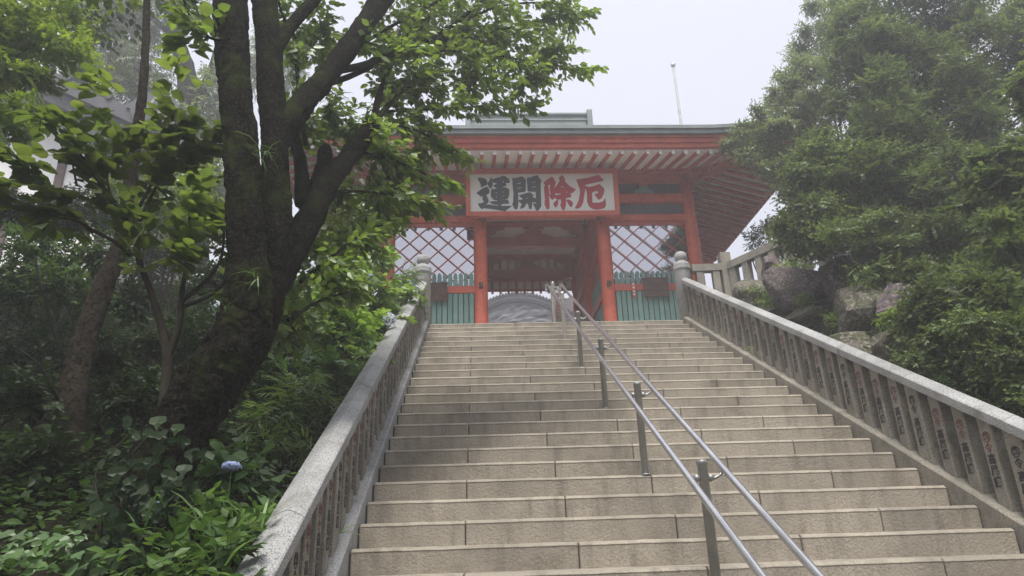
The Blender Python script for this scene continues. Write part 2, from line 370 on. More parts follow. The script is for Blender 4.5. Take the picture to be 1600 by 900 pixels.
# central inscribed pillar
pil = empty('stone_pillar', (2.40, .2, 0), 'short round stone pillar with a vertical inscription behind the top of the handrail', 'pillar')
MB().lathe([(.105, -.02), (.105, .60), (.10, .68), (.085, .715), (.05, .73)], (2.40, .2, 0), 20).build('shaft', GRAN, pil, True)
try:
    pt = [(text_mesh(c, .07, BLACK, .002), 0, -.075*i) for i, c in enumerate('四國霊場大師講')]
    o = mesh_obj('lettering', [(0, 0, 0)], [], None, pil); o.data = join_meshes(pt, REDINK); o.location = (.01, -.108, .56); o.rotation_euler = (math.radians(90), 0, 0)
except Exception as e: print(e)

# ------------------------------------------------------------------ handrail
hr = empty('metal_handrail', (2.33, -4, SL*-4), 'stainless steel double handrail on five posts running up the middle of the stairs', 'handrail')
XP = 2.335
def stepz(y): return -math.ceil(-y/T-1e-6)*RISE if y < 0 else 0
post_y = [.1, -1.2, -2.8, -4.4, -6.03, -7.62, -9.22]
for i, y in enumerate(post_y):
    z0 = stepz(y); top = SL*y+.785 if y < 0 else .82
    m_ = STEEL if i < 2 else STEELP
    MB().lathe([(.032, 0), (.032, top-z0-.03), (.036, top-z0-.028), (.036, top-z0-.006), (.03, top-z0)], (XP, y, z0), 16).build('post', m_, hr, True)
    MB().lathe([(.05, 0), (.05, .006), (.034, .012)], (XP, y, z0+.001), 16).build('base_collar', STEELP, hr, True)
    for sx in (-1, 1):
        zr = SL*y+.715 if y < 0 else .70
        b = MB(); b.tube([(XP+sx*.03, y, top-.11), (XP+sx*.07, y-.005, top-.115), (XP+sx*.105, y-.01, top-.10), (XP+sx*.13, y-.01, zr+.0)], [.011, .010, .010, .012], 8)
        b.lathe([(.004, -.024), (.02, -.018), (.026, 0), (.02, .018), (.004, .024)], (XP+sx*.045, y, top-.112), 10)
        b.build('bracket', STEELP, hr, True)
for sx in (-1, 1):
    xr = XP+sx*.132
    pts = [(xr, y, SL*y+.735) for y in np.linspace(-10.6, -.9, 24)]
    e = [(xr, -.5, SL*-.5+.75), (xr, -.15, SL*-.15+.77), (xr, .0, .735), (xr, .05, .70), (xr, .055, .65), (xr, .045, .61)]
    MB().tube(pts+e, .0225, 14).build('rail', STEEL, hr, True)

# ------------------------------------------------------------------ gate
gate = empty('temple_gate', (2.38, 4.2, 0), 'large vermilion temple gate with hipped roof, lattice windows and green pickets above the stairs', 'gate')
GC = 2.38; GY = 2.0; ROWS = [2.0, 4.2, 6.4]; CX = [-3.43, -1.395, 1.395, 3.43]
for r_, y in enumerate(ROWS):
    for c in CX:
        outer = abs(c) > 2
        MB().lathe([(.19, 0), (.19, .10), (.145, .14), (.148, 1.2), (.147, 2.6), (.138, 3.3), (.132, 4.3 if outer else 3.9)], (GC+c, y, 0), 26).build('column', RED, gate, True)
        if not (r_ == 1): MB().lathe([(.24, -.01), (.24, .06), (.2, .09)], (GC+c, y, 0), 20).build('column_base', GRAN, gate, True)
def beam(x0, x1, y, z0, z1, d=.16, m=None, name='beam'): return MB().box(x0, x1, y-d/2, y+d/2, z0, z1).build(name, m or RED, gate)
for y in (2.0, 6.4):
    for a, b in ((0, 1), (2, 3)):
        x0 = GC+CX[a]+.12; x1 = GC+CX[b]-.12
        beam(x0, x1, y, 2.99, 3.15); beam(x0, x1, y, 3.46, 3.67, .18); beam(x0, x1, y+.06, 3.15, 3.46, .04, SLATE, 'panel'); beam(x0, x1, y+.06, 3.67, 3.98, .04, SLATE, 'panel')
    beam(GC+CX[0]-.3, GC+CX[3]+.3, y, 3.98, 4.19, .2); beam(GC+CX[0]-.5, GC+CX[3]+.5, y-.02*(1 if y < 4 else -1), 4.19, 4.30, .24, RED, 'wall_plate')
    if y < 4: beam(GC+CX[1]+.12, GC+CX[2]-.12, y, 3.10, 3.40, .16, REDD)
for x in (GC+CX[0], GC+CX[3]):
    for ya, yb in ((2.0, 4.2), (4.2, 6.4)):
        for z0, z1, m_ in ((1.30, 1.46, RED), (2.99, 3.15, RED), (3.46, 3.67, RED), (3.98, 4.19, RED)): MB().box(x-.08, x+.08, ya+.12, yb-.12, z0, z1).build('beam', m_, gate)
        MB().box(x-.02, x+.02, ya+.1, yb-.1, 3.67, 3.98).build('panel', SLATE, gate); MB().box(x-.02, x+.02, ya+.1, yb-.1, 3.15, 3.46).build('panel', SLATE, gate)
        MB().box(x-.02, x+.02, ya+.1, yb-.1, .1, 2.99).build('panel', REDD, gate)
# passage side walls: beams, boards, braces
for sgn, x in ((1, GC+CX[1]), (-1, GC+CX[2])):
    for ya, yb in ((2.0, 4.2), (4.2, 6.4)):
        for z0, z1 in ((1.30, 1.46), (2.45, 2.62), (3.36, 3.58), (3.9, 4.1)): MB().box(x-.07, x+.07, ya+.12, yb-.12, z0, z1).build('beam', RED, gate)
        n = 5
        for i in range(n):
            a = ya+.14+(yb-ya-.28)*i/n; MB().box(x+.02*sgn-.02, x+.02*sgn+.02, a, a+(yb-ya-.28)/n-.008, 2.62, 3.36).build('board', REDD, gate)
        for i in range(11):
            a = ya+.16+(yb-ya-.3)*i/11
            mb = MB(); mb.prism([(a, .1), (a+.12, .1), (a+.12, 1.9), (a+.06, 1.98), (a, 1.9)], 'x', x-.02, x+.02); mb.build('picket', PICK, gate)
        MB().box(x-.05*sgn-.02, x-.05*sgn+.02, ya+.12, yb-.12, 1.98, 2.45).build('panel', REDD, gate)
# cross beams over the passage with carved frog-leg struts
def kaeru(y, z, name='carved_strut'):
    top = [(-.52, .0), (-.50, .035), (-.40, .05), (-.36, .10), (-.27, .09), (-.22, .13), (-.20, .19), (-.13, .25), (-.10, .30), (.10, .30), (.13, .25), (.20, .19), (.22, .13), (.27, .09), (.36, .10), (.40, .05), (.50, .035), (.52, 0)]
    MB().prism([(GC+a, z+b) for a, b in top], 'y', y-.05, y+.05).build(name, REDD, gate)
    MB().box(GC-.28, GC+.28, y-.08, y+.08, z+.302, z+.40).build('bearing_block', REDD, gate)
for y, zb in ((4.2, 3.36), (6.4, 3.34)):
    xa, xb = GC+CX[1]+.12, GC+CX[2]-.12
    MB().prism([(xa, zb+.06), (xa+.3, zb), (xb-.3, zb), (xb, zb+.06), (xb, zb+.24), (xa, zb+.24)], 'y', y-.09, y+.09).build('cross_beam', REDD, gate)
    kaeru(y, zb+.243)
    for s_, xx in ((1, xa), (-1, xb)):
        MB().prism([(xx, zb+.6), (xx, zb+.25), (xx+s_*.10, zb+.27), (xx+s_*.16, zb+.36), (xx+s_*.28, zb+.40), (xx+s_*.34, zb+.50), (xx+s_*.52, zb+.53), (xx+s_*.55, zb+.6)][::s_], 'y', y-.05, y+.05).build('bracket_arm', REDD, gate)
    MB().box(xa, xb, y-.07, y+.07, zb+.603, zb+.70).build('beam', RED, gate)
    MB().box(xa, xb, y+.055, y+.08, zb+.2, zb+.6).build('plaster_panel', WHITE, gate)
    if y > 5:
        nb = 11; st_ = (xb-xa)/nb
        MB().box(xa, xb, y+.10, y+.12, zb-.31, zb-.002).build('plaster_panel', WHITE, gate)
        MB().box(xa, xb, y+.06, y+.098, zb-.36, zb-.30).build('rail', RED, gate); MB().box(xa, xb, y+.06, y+.098, zb-.04, zb+.0).build('rail', RED, gate)
        for i in range(nb+1):
            MB().box(xa+st_*i-.032, xa+st_*i+.032, y+.052, y+.097, zb-.43, zb-.001).build('panel_bar', RED, gate)
            if abs(i-nb/2) > .8: MB().box(xa+st_*i-.03, xa+st_*i+.03, y+.035, y+.053, zb+.245, zb+.6).build('panel_bar', RED, gate)
for i in range(2):
    for j, (ya, yb) in enumerate(((2.1, 4.1), (4.3, 6.3))):
        xa = GC+CX[1]+(CX[2]-CX[1])*i/2; MB().box(xa+.01, xa+1.385, ya, yb, 4.06, 4.09).build('ceiling_board', WHITE, gate)
# side rooms
for a, b, sg in ((0, 1, -1), (2, 3, 1)):
    x0 = GC+CX[a]+.15; x1 = GC+CX[b]-.15
    for y, gy_ in ((2.0, 2.004), (6.4, 6.396)):
        MB().box(x0, x1, gy_-.006, gy_+.006, 1.46, 2.92).build('glass_pane', GLASS, gate)
        beam(x0-.03, x1+.03, gy_, 2.90, 2.99, .06, REDD, 'head_rail')
        if y < 4:
            nt = 6
            for i in range(nt):
                xx = x0+(x1-x0)*(i+.5)/nt; MB().box(xx-.035, xx+.035, gy_-.012, gy_-.0065, 2.82, 2.90).build('pendant_tooth', SLATE, gate)
        # diagonal lattice, each bar a part
        zb_, zt = 1.50, 2.99; per = .427
        wy = y-.012 if y < 4 else y+.012
        span = x1-x0
        for dirn in (1, -1):
            k = -12
            while k < 14:
                xs0 = x0+k*per+.1; k += 1
                # bar from (xs0, zb_) with slope dirn
                p = []
                dz = zt-zb_; xa_, za_ = xs0, zb_; xb_, zc_ = xs0+dirn*dz*1.06, zt
                # clip to x-range
                def zat(x): return zb_+(x-xs0)*dirn/1.06
                lo, hi = min(xa_, xb_), max(xa_, xb_)
                lo2, hi2 = max(lo, x0), min(hi, x1)
                if hi2-lo2 < .12: continue
                yo = wy-.0125+.0105*dirn
                MB().bar((lo2, yo, zat(lo2)), (hi2, yo, zat(hi2)), .016, .021, (0, 1, 0)).build('lattice_bar', RED, gate)
        # pickets
        n = int(span/.112); w_ = span/n
        for i in range(n):
            xc = x0+w_*(i+.5); h = w_*.41
            for z0, z1 in ((.08, 1.30),): MB().box(xc-h, xc+h, wy-.035, wy-.012, z0, z1).build('picket', PICK, gate)
            zz = 1.462
            MB().prism([(xc-h, zz), (xc+h, zz), (xc+h, zz+.14), (xc+h*.55, zz+.17), (xc+h*.95, zz+.21), (xc+h*.8, zz+.275), (xc, zz+.31), (xc-h*.8, zz+.275), (xc-h*.95, zz+.21), (xc-h*.55, zz+.17), (xc-h, zz+.14)], 'y', wy-.035, wy-.012).build('picket', PICK, gate)
        beam(x0-.02, x1+.02, wy-.02, 1.302, 1.458, .08, RED if sg < 0 else REDD, 'rail'); beam(x0-.02, x1+.02, wy, .0, .08, .12, REDD, 'sill')
        beam(x0, x1, gy_+.06*(1 if y < 4 else -1), .08, 1.46, .02, SLATE, 'dark_board')
    MB().box(x0, x1, 2.3, 6.1, 2.95, 2.98).build('room_ceiling', SLATE, gate)
    kx = GC+(CX[a]+CX[b])/2
    MB().prism([(kx-.24, 3.69), (kx-.20, 3.78), (kx-.10, 3.82), (kx-.07, 3.88), (kx+.07, 3.88), (kx+.10, 3.82), (kx+.20, 3.78), (kx+.24, 3.69)], 'y', 1.94, 2.02).build('carved_strut', PICK, gate)
    MB().box(kx-.1, kx+.1, 1.92, 2.03, 3.883, 3.97).build('bearing_block', RED, gate)
for c, y in ((CX[1], 2.0), (CX[2], 2.0)):
    MB().box(GC+c-.045, GC+c+.045, 1.79, 1.86, 1.37, 1.49).build('nail_cover', WOOD, gate)
    MB().box(GC+c-.05, GC+c+.05, 1.80, 1.87, 2.95, 3.10).build('nail_cover', RED, gate)
# rafters & eaves
EX0, EX1, EY0, EY1 = GC-5.82, GC+5.82, .08, 8.32
def sweep(x, y):
    d = min(x-EX0, EX1-x) if min(y-EY0, EY1-y) < min(x-EX0, EX1-x) else min(y-EY0, EY1-y)
    e = min(x-EX0, EX1-x, y-EY0, EY1-y)
    f = max(0, 1-d/2.6)**2*.42
    return f*max(0, 1-e/2.2)
RS = .29
def raf_z(dist): return 3.81+RS*dist      # dist inward from the rafter tip
tipin = .27
def rafter(p0, p1, m=RED):
    o = MB().bar(p0, p1, .066, .06).build('rafter', m, gate)
    d = (Vector(p1)-Vector(p0)).normalized(); q = Vector(p0)
    MB().bar(q-d*.006, q-d*.001, .072, .070).build('white_rafter_end', WHITEP, o)
nr = 41
sp = (EX1-EX0-.9)/(nr-1)
for i in range(nr):
    x = EX0+.45+sp*i
    for s_, yt, yi in ((1, EY0+tipin, 2.1), (-1, EY1-tipin, 6.3)):
        din = min(x-EX0-tipin, EX1-x-tipin); L = min(abs(yi-yt), din*1.0)
        if L < .25: continue
        sw = sweep(x, EY0+.05)
        rafter((x, yt, raf_z(0)+sw), (x, yt+s_*L, raf_z(L)+sw*max(0, 1-L/2.2)))
ny = 30; sp2 = (EY1-EY0-.9)/(ny-1)
for i in range(ny):
    y = EY0+.45+sp2*i
    for s_, xt in ((1, EX0+tipin), (-1, EX1-tipin)):
        din = min(y-EY0-tipin, EY1-y-tipin); L = min(1.85, din)
        if L < .25: continue
        sw = sweep(EX0+.05, y)
        rafter((xt, y, raf_z(0)+sw), (xt+s_*L, y, raf_z(L)+sw*max(0, 1-L/2.2)))
# deck (white boards above the rafters), hip rafters, fascia, roof skin as swept grids
def swept(name, m, y_off, in0, in1, zf, n=44, parent=gate, thick=.03):
    """ring strip between inset in0 and in1 of the eave rectangle, zf(inset)->z"""
    V = []; Fc = []
    corners = [(EX0, EY0), (EX1, EY0), (EX1, EY1), (EX0, EY1)]
    rings = []
    for ins, dz in ((in0, 0), (in1, 0), (in1, thick), (in0, thick)):
        pts = []
        c2 = [(EX0+ins, EY0+ins), (EX1-ins, EY0+ins), (EX1-ins, EY1-ins), (EX0+ins, EY1-ins)]
        for k in range(4):
            a = c2[k]; b = c2[(k+1) % 4]
            for j in range(n):
                t = j/n; x = a[0]+(b[0]-a[0])*t; y = a[1]+(b[1]-a[1])*t
                # sweep measured along the eave below this point
                ax = corners[k]; bx = corners[(k+1) % 4]; ex = ax[0]+(bx[0]-ax[0])*t; ey = ax[1]+(bx[1]-ax[1])*t
                Ls = math.hypot(bx[0]-ax[0], bx[1]-ax[1]); d = min(t, 1-t)*Ls
                f = max(0, 1-d/2.6)**2*.42*max(0, 1-ins/2.2)
                pts.append((x, y, zf(ins)+dz+f))
        rings.append(pts)
    N = 4*n
    for r_ in rings: V += r_
    for a in range(4):
        b = (a+1) % 4
        for k in range(N): Fc.append((a*N+k, a*N+(k+1) % N, b*N+(k+1) % N, b*N+k))
    return mesh_obj(name, V, Fc, m, parent)
swept('eave_boards', WHITE, 0, .26, 2.05, lambda i: raf_z(i-tipin)+.032)
swept('fascia', RED, 0, .16, .30, lambda i: 3.875, thick=.10)
swept('fascia', RED, 0, .10, .17, lambda i: 3.96, thick=.10)
swept('fascia', RED, 0, .05, .12, lambda i: 4.045, thick=.05)
swept('roof_edge', COPPER, 0, -.04, .10, lambda i: 4.09+.0, thick=.085)
swept('roof_edge', COPPER, 0, -.08, .10, lambda i: 4.178, thick=.075)
for cx_, cy_, sx, sy in ((EX0, EY0, 1, 1), (EX1, EY0, -1, 1), (EX1, EY1, -1, -1), (EX0, EY1, 1, -1)):
    MB().bar((cx_+sx*.2, cy_+sy*.2, 4.30), (cx_+sx*2.0, cy_+sy*2.0, 4.22), .16, .2).build('hip_rafter', RED, gate)
    MB().bar((cx_+sx*.19, cy_+sy*.19, 4.30), (cx_+sx*.185, cy_+sy*.185, 4.30), .17, .21).build('white_rafter_end', WHITEP, gate)
# roof skin
V = []; Fc = []; n1 = 60; n2 = 44
for j in range(n2+1):
    for i in range(n1+1):
        x = EX0-.08+(EX1-EX0+.16)*i/n1; y = EY0-.08+(EY1-EY0+.16)*j/n2
        e = min(x-EX0+.08, EX1+.08-x, y-EY0+.08, EY1+.08-y); dx = min(x-EX0, EX1-x); dy = min(y-EY0, EY1-y); d = max(dx, dy) if e < 3 else 9
        f = max(0, 1-max(min(dx, 99) if dy < dx else dy, 0)/2.6)**2*.42*max(0, 1-e/2.2)
        z = 4.255+.52*e+.026*e*e+f
        if dx > 2.32 and dy > 0: z = 4.255+.52*(dy+.08)+.026*(dy+.08)**2+f*0+f
        V.append((x, y, z))
for j in range(n2):
    for i in range(n1): Fc.append((j*(n1+1)+i, j*(n1+1)+i+1, (j+1)*(n1+1)+i+1, (j+1)*(n1+1)+i))
mesh_obj('roof', V, Fc, COPPER, gate)
zr = 4.255+.52*4.2+.026*4.2**2
ridge = MB().prism([(GC-1.63+0, zr-.35), (GC+1.60, zr-.35), (GC+1.60, zr+.36), (GC-1.63, zr+.36)], 'y', 4.05, 4.35).build('roof_ridge', COPPER, gate)
for zz, ww in ((zr+.36, .22), (zr+.2, .18)): MB().box(GC-1.70, GC+1.67, 4.2-ww, 4.2+ww, zz, zz+.05).build('ridge_course', COPPER, ridge)
for xx in (GC-1.74, GC+1.62): MB().box(xx, xx+.14, 3.95, 4.45, zr-.2, zr+.5).build('ridge_end', COPPER, ridge)

# signboard
sg = empty('signboard', (2.36, 1.4, 2.9), 'long white signboard with two black and two red characters hung over the gate passage', 'sign')
sx0, sx1, sz0, sz1 = .68, 4.05, 2.86, 3.955
tl = .0
def SY(z): return 1.40-(z-2.86)*.12
def slab(x0, x1, z0, z1, f, b): return MB().add([(x0,SY(z0)-f,z0),(x1,SY(z0)-f,z0),(x1,SY(z0)+b,z0),(x0,SY(z0)+b,z0),(x0,SY(z1)-f,z1),(x1,SY(z1)-f,z1),(x1,SY(z1)+b,z1),(x0,SY(z1)+b,z1)], [(0,3,2,1),(4,5,6,7),(0,1,5,4),(1,2,6,5),(2,3,7,6),(3,0,4,7)])
slab(sx0+.05, sx1-.05, sz0+.05, sz1-.05, 0, .03).build('panel', SIGNW, sg)
slab(sx0, sx1, sz0, sz0+.10, .045, .05).build('frame_rail', RED, sg); slab(sx0, sx1, sz1-.115, sz1, .045, .05).build('frame_rail', RED, sg)
slab(sx0, sx0+.10, sz0+.101, sz1-.116, .043, .05).build('frame_stile', RED, sg); slab(sx1-.10, sx1, sz0+.101, sz1-.116, .043, .05).build('frame_stile', RED, sg)
for xx in (1.1, 3.65): MB().bar((xx, 1.5, 2.93), (xx, 1.92, 3.02), .05, .05).build('hanger', WOOD, sg); MB().bar((xx, 1.3, 3.9), (xx, 1.92, 4.1), .03, .03).build('hanger', WOOD, sg)
GLY = [
 (SIGNG, (742, 275, 931/60.), [[(60,112),(120,108),(200,118),(250,135),(280,170),(298,225),(285,270),(210,290),(140,328),(135,315),(140,270),(105,205),(70,150)],
   [(30,452),(130,380),(210,330),(290,312),(325,345),(350,400),(338,455),(270,492),(300,560),(325,610),(318,655),(262,700),(400,715),(545,735),(880,735),(830,770),(710,850),(650,842),(420,805),(210,780),(165,808),(120,775),(75,710),(78,680),(140,680),(205,655),(200,620),(170,570),(195,525),(145,528),(80,485)],
   [(375,110),(388,95),(405,115),(405,150),(425,210),(422,285),(372,355),(330,315),(298,240),(330,190),(358,165)],
   [(405,150),(520,115),(640,80),(690,62),(755,90),(820,140),(840,205),(810,225),(735,222),(755,285),(650,312),(650,322),(740,325),(825,375),(815,500),(790,570),(720,592),(650,592),(650,603),(785,598),(822,680),(640,692),(620,735),(550,735),(540,712),(460,705),(395,685),(340,645),(530,620),(528,605),(440,598),(385,540),(375,470),(395,345),(455,365),(530,350),(480,322),(435,285),(530,240),(530,232),(470,222),(420,185)]],
   [[(650,205),(680,185),(708,195),(680,215)],[(492,440),(525,435),(525,450),(495,458)],[(650,420),(700,412),(695,430),(655,435)],[(495,530),(520,520),(525,535),(500,545)],[(655,515),(690,500),(690,515),(665,528)]]),
 (SIGNG, (796, 274, 15.), [[(48,135),(140,125),(290,88),(375,160),(370,390),(340,425),(190,440),(190,640),(180,740),(150,800),(130,805),(95,775),(50,695),(72,630),(80,440),(65,320),(62,165)],
   [(400,118),(470,112),(600,75),(650,60),(745,190),(722,235),(722,560),(722,730),(670,800),(625,828),(595,805),(570,750),(530,680),(600,668),(600,645),(515,645),(510,720),(495,780),(465,800),(435,780),(415,680),(375,672),(345,735),(290,775),(225,780),(268,680),(215,645),(195,600),(290,590),(290,570),(205,500),(380,450),(470,432),(555,505),(510,540),(570,545),(600,580),(600,420),(440,415),(408,390),(405,250)]],
   [[(165,240),(260,215),(265,232),(180,258)],[(180,340),(265,320),(265,338),(185,358)],[(515,215),(605,192),(608,212),(520,232)],[(515,322),(605,300),(608,318),(525,335)],[(370,562),(400,552),(412,562),(400,572),(378,572)]]),
 (SIGNR, (845, 274, 900/58.), [[(55,238),(120,180),(255,98),(290,108),(355,225),(310,350),(370,300),(455,190),(435,115),(510,60),(545,85),(585,160),(575,205),(690,310),(840,385),(740,465),(690,462),(718,500),(715,555),(590,572),(585,700),(560,810),(520,848),(485,825),(440,715),(465,710),(465,600),(400,605),(390,720),(335,790),(300,755),(280,690),(380,605),(310,565),(265,612),(215,580),(195,525),(175,525),(188,680),(180,800),(135,832),(105,800),(65,710),(78,600),(65,330),(95,280)],
   [(590,610),(650,608),(720,640),(755,690),(735,755),(700,775),(650,720)]],
   [[(150,300),(220,268),(205,380),(215,505),(190,505),(175,330)],[(475,345),(515,298),(545,330),(500,340)],[(335,455),(385,478),(465,465),(465,490),(385,512),(330,510)],[(578,462),(650,425),(660,440),(590,465)]]),
 (SIGNR, (893, 272, 900/58.), [[(112,190),(400,150),(665,80),(780,200),(770,215),(560,255),(310,310),(350,350),(380,345),(410,362),(560,330),(675,285),(790,400),(770,500),(715,600),(660,635),(620,630),(540,515),(610,510),(640,450),(560,445),(480,485),(480,700),(520,712),(650,708),(740,680),(805,600),(808,770),(760,830),(600,860),(480,845),(390,780),(355,680),(360,520),(340,400),(325,400),(300,500),(260,700),(200,800),(130,838),(50,832),(140,680),(190,500),(190,400),(155,310)]], []),
]
x_in0, x_in1 = sx0+.10, sx1-.10; z_in0, z_in1 = sz0+.10, sz1-.115
for m_, (ox, oy, s_), polys, holes in GLY:
    cu = bpy.data.curves.new('lettering', 'CURVE'); cu.dimensions = '2D'; cu.fill_mode = 'BOTH'; cu.extrude = .006
    for pl in polys+holes:
        sp_ = cu.splines.new('POLY'); sp_.points.add(len(pl)-1); sp_.use_cyclic_u = True
        for i, (a, b) in enumerate(pl):
            px = ox+a/s_; py = oy+b/s_
            u = (px-(734.2+.012*(py-275)))/(958.3-734.2+.0); v = (py-(277.4-.0085*(px-735)))/(331.5-277.4)
            sp_.points[i].co = (x_in0+u*(x_in1-x_in0), z_in1-v*(z_in1-z_in0)-2.86, 0, 1)
    o = bpy.data.objects.new('tmp', cu); COL.objects.link(o); dg = bpy.context.evaluated_depsgraph_get(); dg.update()
    me = bpy.data.meshes.new_from_object(o.evaluated_get(dg)); bpy.data.objects.remove(o); me.materials.clear(); me.materials.append(m_)
    o = bpy.data.objects.new('lettering', me); link(o, sg); o.location = Vector((0, SY(2.86)-.006, 2.86))-sg.location
    o.rotation_euler = (math.radians(90)+math.atan(.12), 0, 0)

# plaques on the pickets
for (xa, ya_, xb, yb_), lab in (((1004, 436, 1046, 463), 'weathered wooden notice board hanging on the right green pickets'), ((673, 444, 699, 470), 'weathered wooden notice board hanging on the left green pickets beside the newel')):
    A = at(xa, ya_, y=1.86); B = at(xb, yb_, y=1.86)
    r_ = empty('notice_board', (A[0], 1.86, B[2]), lab, 'notice board')
    zs = np.linspace(B[2], A[2], 4)
    for i in range(3): MB().box(A[0]+.01*i % .02, B[0], 1.845, 1.875, zs[i]+.002, zs[i+1]-.002).build('plank', WOOD, r_)
    MB().box(A[0]-.02, B[0]+.02, 1.83, 1.88, A[2], A[2]+.025).build('top_strip', WOOD, r_)
    MB().box(A[0]+.1, A[0]+.13, 1.876, 1.93, B[2]+.05, A[2]-.02).build('batten', WOOD, r_)
A = at(987, 442, y=1.87); B = at(993.5, 463, y=1.87)
tg = empty('name_plate', (A[0], 1.87, B[2]), 'narrow red name plate on the right picket rail beside the notice board', 'plaque')
MB().box(A[0], B[0], 1.86, 1.885, B[2], A[2]).build('plate', RED, tg); MB().box(A[0]-.006, B[0]+.006, 1.855, 1.887, B[2]-.02, B[2]-.001).build('foot_strip', REDD, tg)
try:
    for i in range(4):
        o = bpy.data.objects.new('lettering', text_mesh('高尾山寺'[i], .055, WHITEP, .001)); link(o, tg); o.rotation_euler = (math.radians(90), 0, 0); o.location = ((B[0]-A[0])/2, -.012, (A[2]-B[2])*(1-(i+.5)/4))
except Exception as e: print(e)

# ------------------------------------------------------------------ right terrace fence
fe = empty('stone_fence', (5.7, .1, 0), 'low granite post and rail fence on the terrace edge above the boulders', 'fence')
fp = [(5.05, .12), (5.72, .08), (6.30, -1.0), (6.9, -2.1)]
MB().box(5.61, 5.81, .0, .18, .0, 1.36).build('corner_post', GRAN2, fe)
for k, (a, b) in enumerate(zip(fp[:-1], fp[1:])):
    a = np.array(a); b = np.array(b); L = np.linalg.norm(b-a); d = (b-a)/L
    s0 = .1 if k == 1 else 0
    MB().bar((*(a+d*s0), 1.06), (*(b-d*(.1 if k == 0 else 0.003)), 1.06), .16, .14).build('top_rail', GRAN2, fe)
    n = max(2, int(L/.27))
    for i in range(n):
        c = a+d*L*(i+.6)/n if k else a+d*(L-.05)*(i+.45)/n
        MB().bar((c[0], c[1], -.05), (c[0], c[1], .988), .13, .13, (d[0], d[1], 0)).build('baluster', GRAN2, fe)

# flagpole
P = at(1057, 140, y=8)
fl = empty('flagpole', (P[0], 8, 0), 'thin pale flagpole with a ball finial rising behind the gate roof', 'flagpole')
MB().tube([(P[0]-.03, 8, -.1), (P[0], 8, 6), (P[0], 8, 12.0)], [.07, .06, .045], 12).build('pole', GRAN, fl, True)
MB().lathe([(.02, 0), (.07, .03), (.095, .1), (.07, .17), (.02, .2)], (P[0], 8, 12.0), 14).build('finial', STEEL, fl, True)

# ------------------------------------------------------------------ hall behind the gate with curved gable
hall = empty('temple_hall', (3.1, 22, 6), 'grey tiled temple hall with a curved carved gable seen through the gate passage', 'building')
hx, hy, hz = 3.05, 22.0, 8.62
def kz(u):    # karahafu curve, u in -1..1
    a = abs(u); return -(2.6*(1-math.cos(min(a, 1)*math.pi))/2)+.10*max(0, a-.75)
HWd = 6.2; N = 76
top = [(hx+HWd*(2*i/N-1), hz+kz(2*i/N-1)) for i in range(N+1)]
def band(o0, o1, y0, y1, name, m, par=hall):
    V = []; Fc = []
    for i, (x, z) in enumerate(top): V += [(x, y0, z-o0), (x, y0, z-o1), (x, y1, z-o1), (x, y1, z-o0)]
    for i in range(N): Fc += [(4*i+j, 4*i+4+j, 4*i+4+(j+1) % 4, 4*i+(j+1) % 4) for j in range(4)]
    Fc += [(0, 1, 2, 3), (4*N+3, 4*N+2, 4*N+1, 4*N)]
    return mesh_obj(name, V, [f[::-1] for f in Fc], m, par)
band(0, .12, hy, hy+4, 'gable_roof', TILE); band(.121, .30, hy+.06, hy+.16, 'bargeboard', SLATE); band(.301, .42, hy+.12, hy+.22, 'bargeboard', TILE)
for i in range(0, N+1):
    x, z = top[i]
    b = MB(); b.tube([(x, hy-.05, z+.0), (x, hy+4, z+.0)], .06, 8); b.build('round_tile', TILE, hall, True)
V = []; Fc = []; nn = 40
for j in range(15):
    for i in range(nn+1):
        u = (2*i/nn-1)*.93; x = hx+HWd*u; zt_ = hz+kz(u)-.42; zb_ = hz-2.6
        z = zb_+(zt_-zb_)*j/14
        V.append((x, hy+.3-.20*abs(mnoise.noise(Vector((x*2.1, z*2.6, 1))))-.06*mnoise.noise(Vector((x*6, z*6, 4))), z))
for j in range(14):
    for i in range(nn): Fc.append((j*(nn+1)+i, j*(nn+1)+i+1, (j+1)*(nn+1)+i+1, (j+1)*(nn+1)+i))
mesh_obj('carved_panel', V, Fc, SLATE, hall)
MB().box(hx-4.5, hx+4.5, hy+1.2, hy+6, 5.6, hz-1.6).build('wall', REDD, hall)
for xx in (-3.1, 3.1): MB().lathe([(.2, 0), (.19, 2.9)], (hx+xx, hy+.5, 5.5), 14).build('column', REDD, hall)
for sg_ in (-1, 1):
    xa = hx+sg_*2.6; xb = hx+sg_*8
    for k in range(12):
        y0 = hy+1.0+k*.45; z0 = hz-1.2+k*.26
        x0, x1 = sorted((xa, xb)); MB().box(x0, x1, y0, y0+.5, z0, z0+.10).build('roof_course', TILE, hall)
    MB().box(min(xa, xb), max(xa, xb), hy+1.6, hy+6, 5.6, hz-1.25).build('wall', SLATE, hall)

# ------------------------------------------------------------------ left building
lb = empty('temple_building', (-9, 5, 0), 'white walled building with a dark sloping roof half hidden behind the left trees', 'building')
vz = lambda x: 9.75-(x+13.5)*.515
MB().prism([(-13.5, vz(-13.5)-.45), (-6.2, vz(-6.2)-.40), (-6.1, vz(-6.1)), (-13.5, vz(-13.5))], 'y', 3, 10).build('roof', TILE, lb)
MB().prism([(-13.5, vz(-13.5)-.85), (-6.6, vz(-6.6)-.75), (-6.6, vz(-6.6)-.42), (-13.5, vz(-13.5)-.46)], 'y', 3.2, 3.35).build('bargeboard', SLATE, lb)
MB().prism([(-13.4, 1), (-8.6, 1), (-8.6, vz(-8.6)-.6), (-13.4, vz(-13.4)-.6)], 'y', 4.2, 9.5).build('wall', WHITE, lb)
for xx in (-8.6, -9.9, -11.0, -12.7): MB().box(xx-.1, xx+.1, 4.12, 4.25, 1, vz(xx)-.6).build('timber_post', WOOD, lb)
MB().box(-13.4, -8.5, 4.1, 4.24, 4.4, 4.62).build('timber_beam', WOOD, lb)
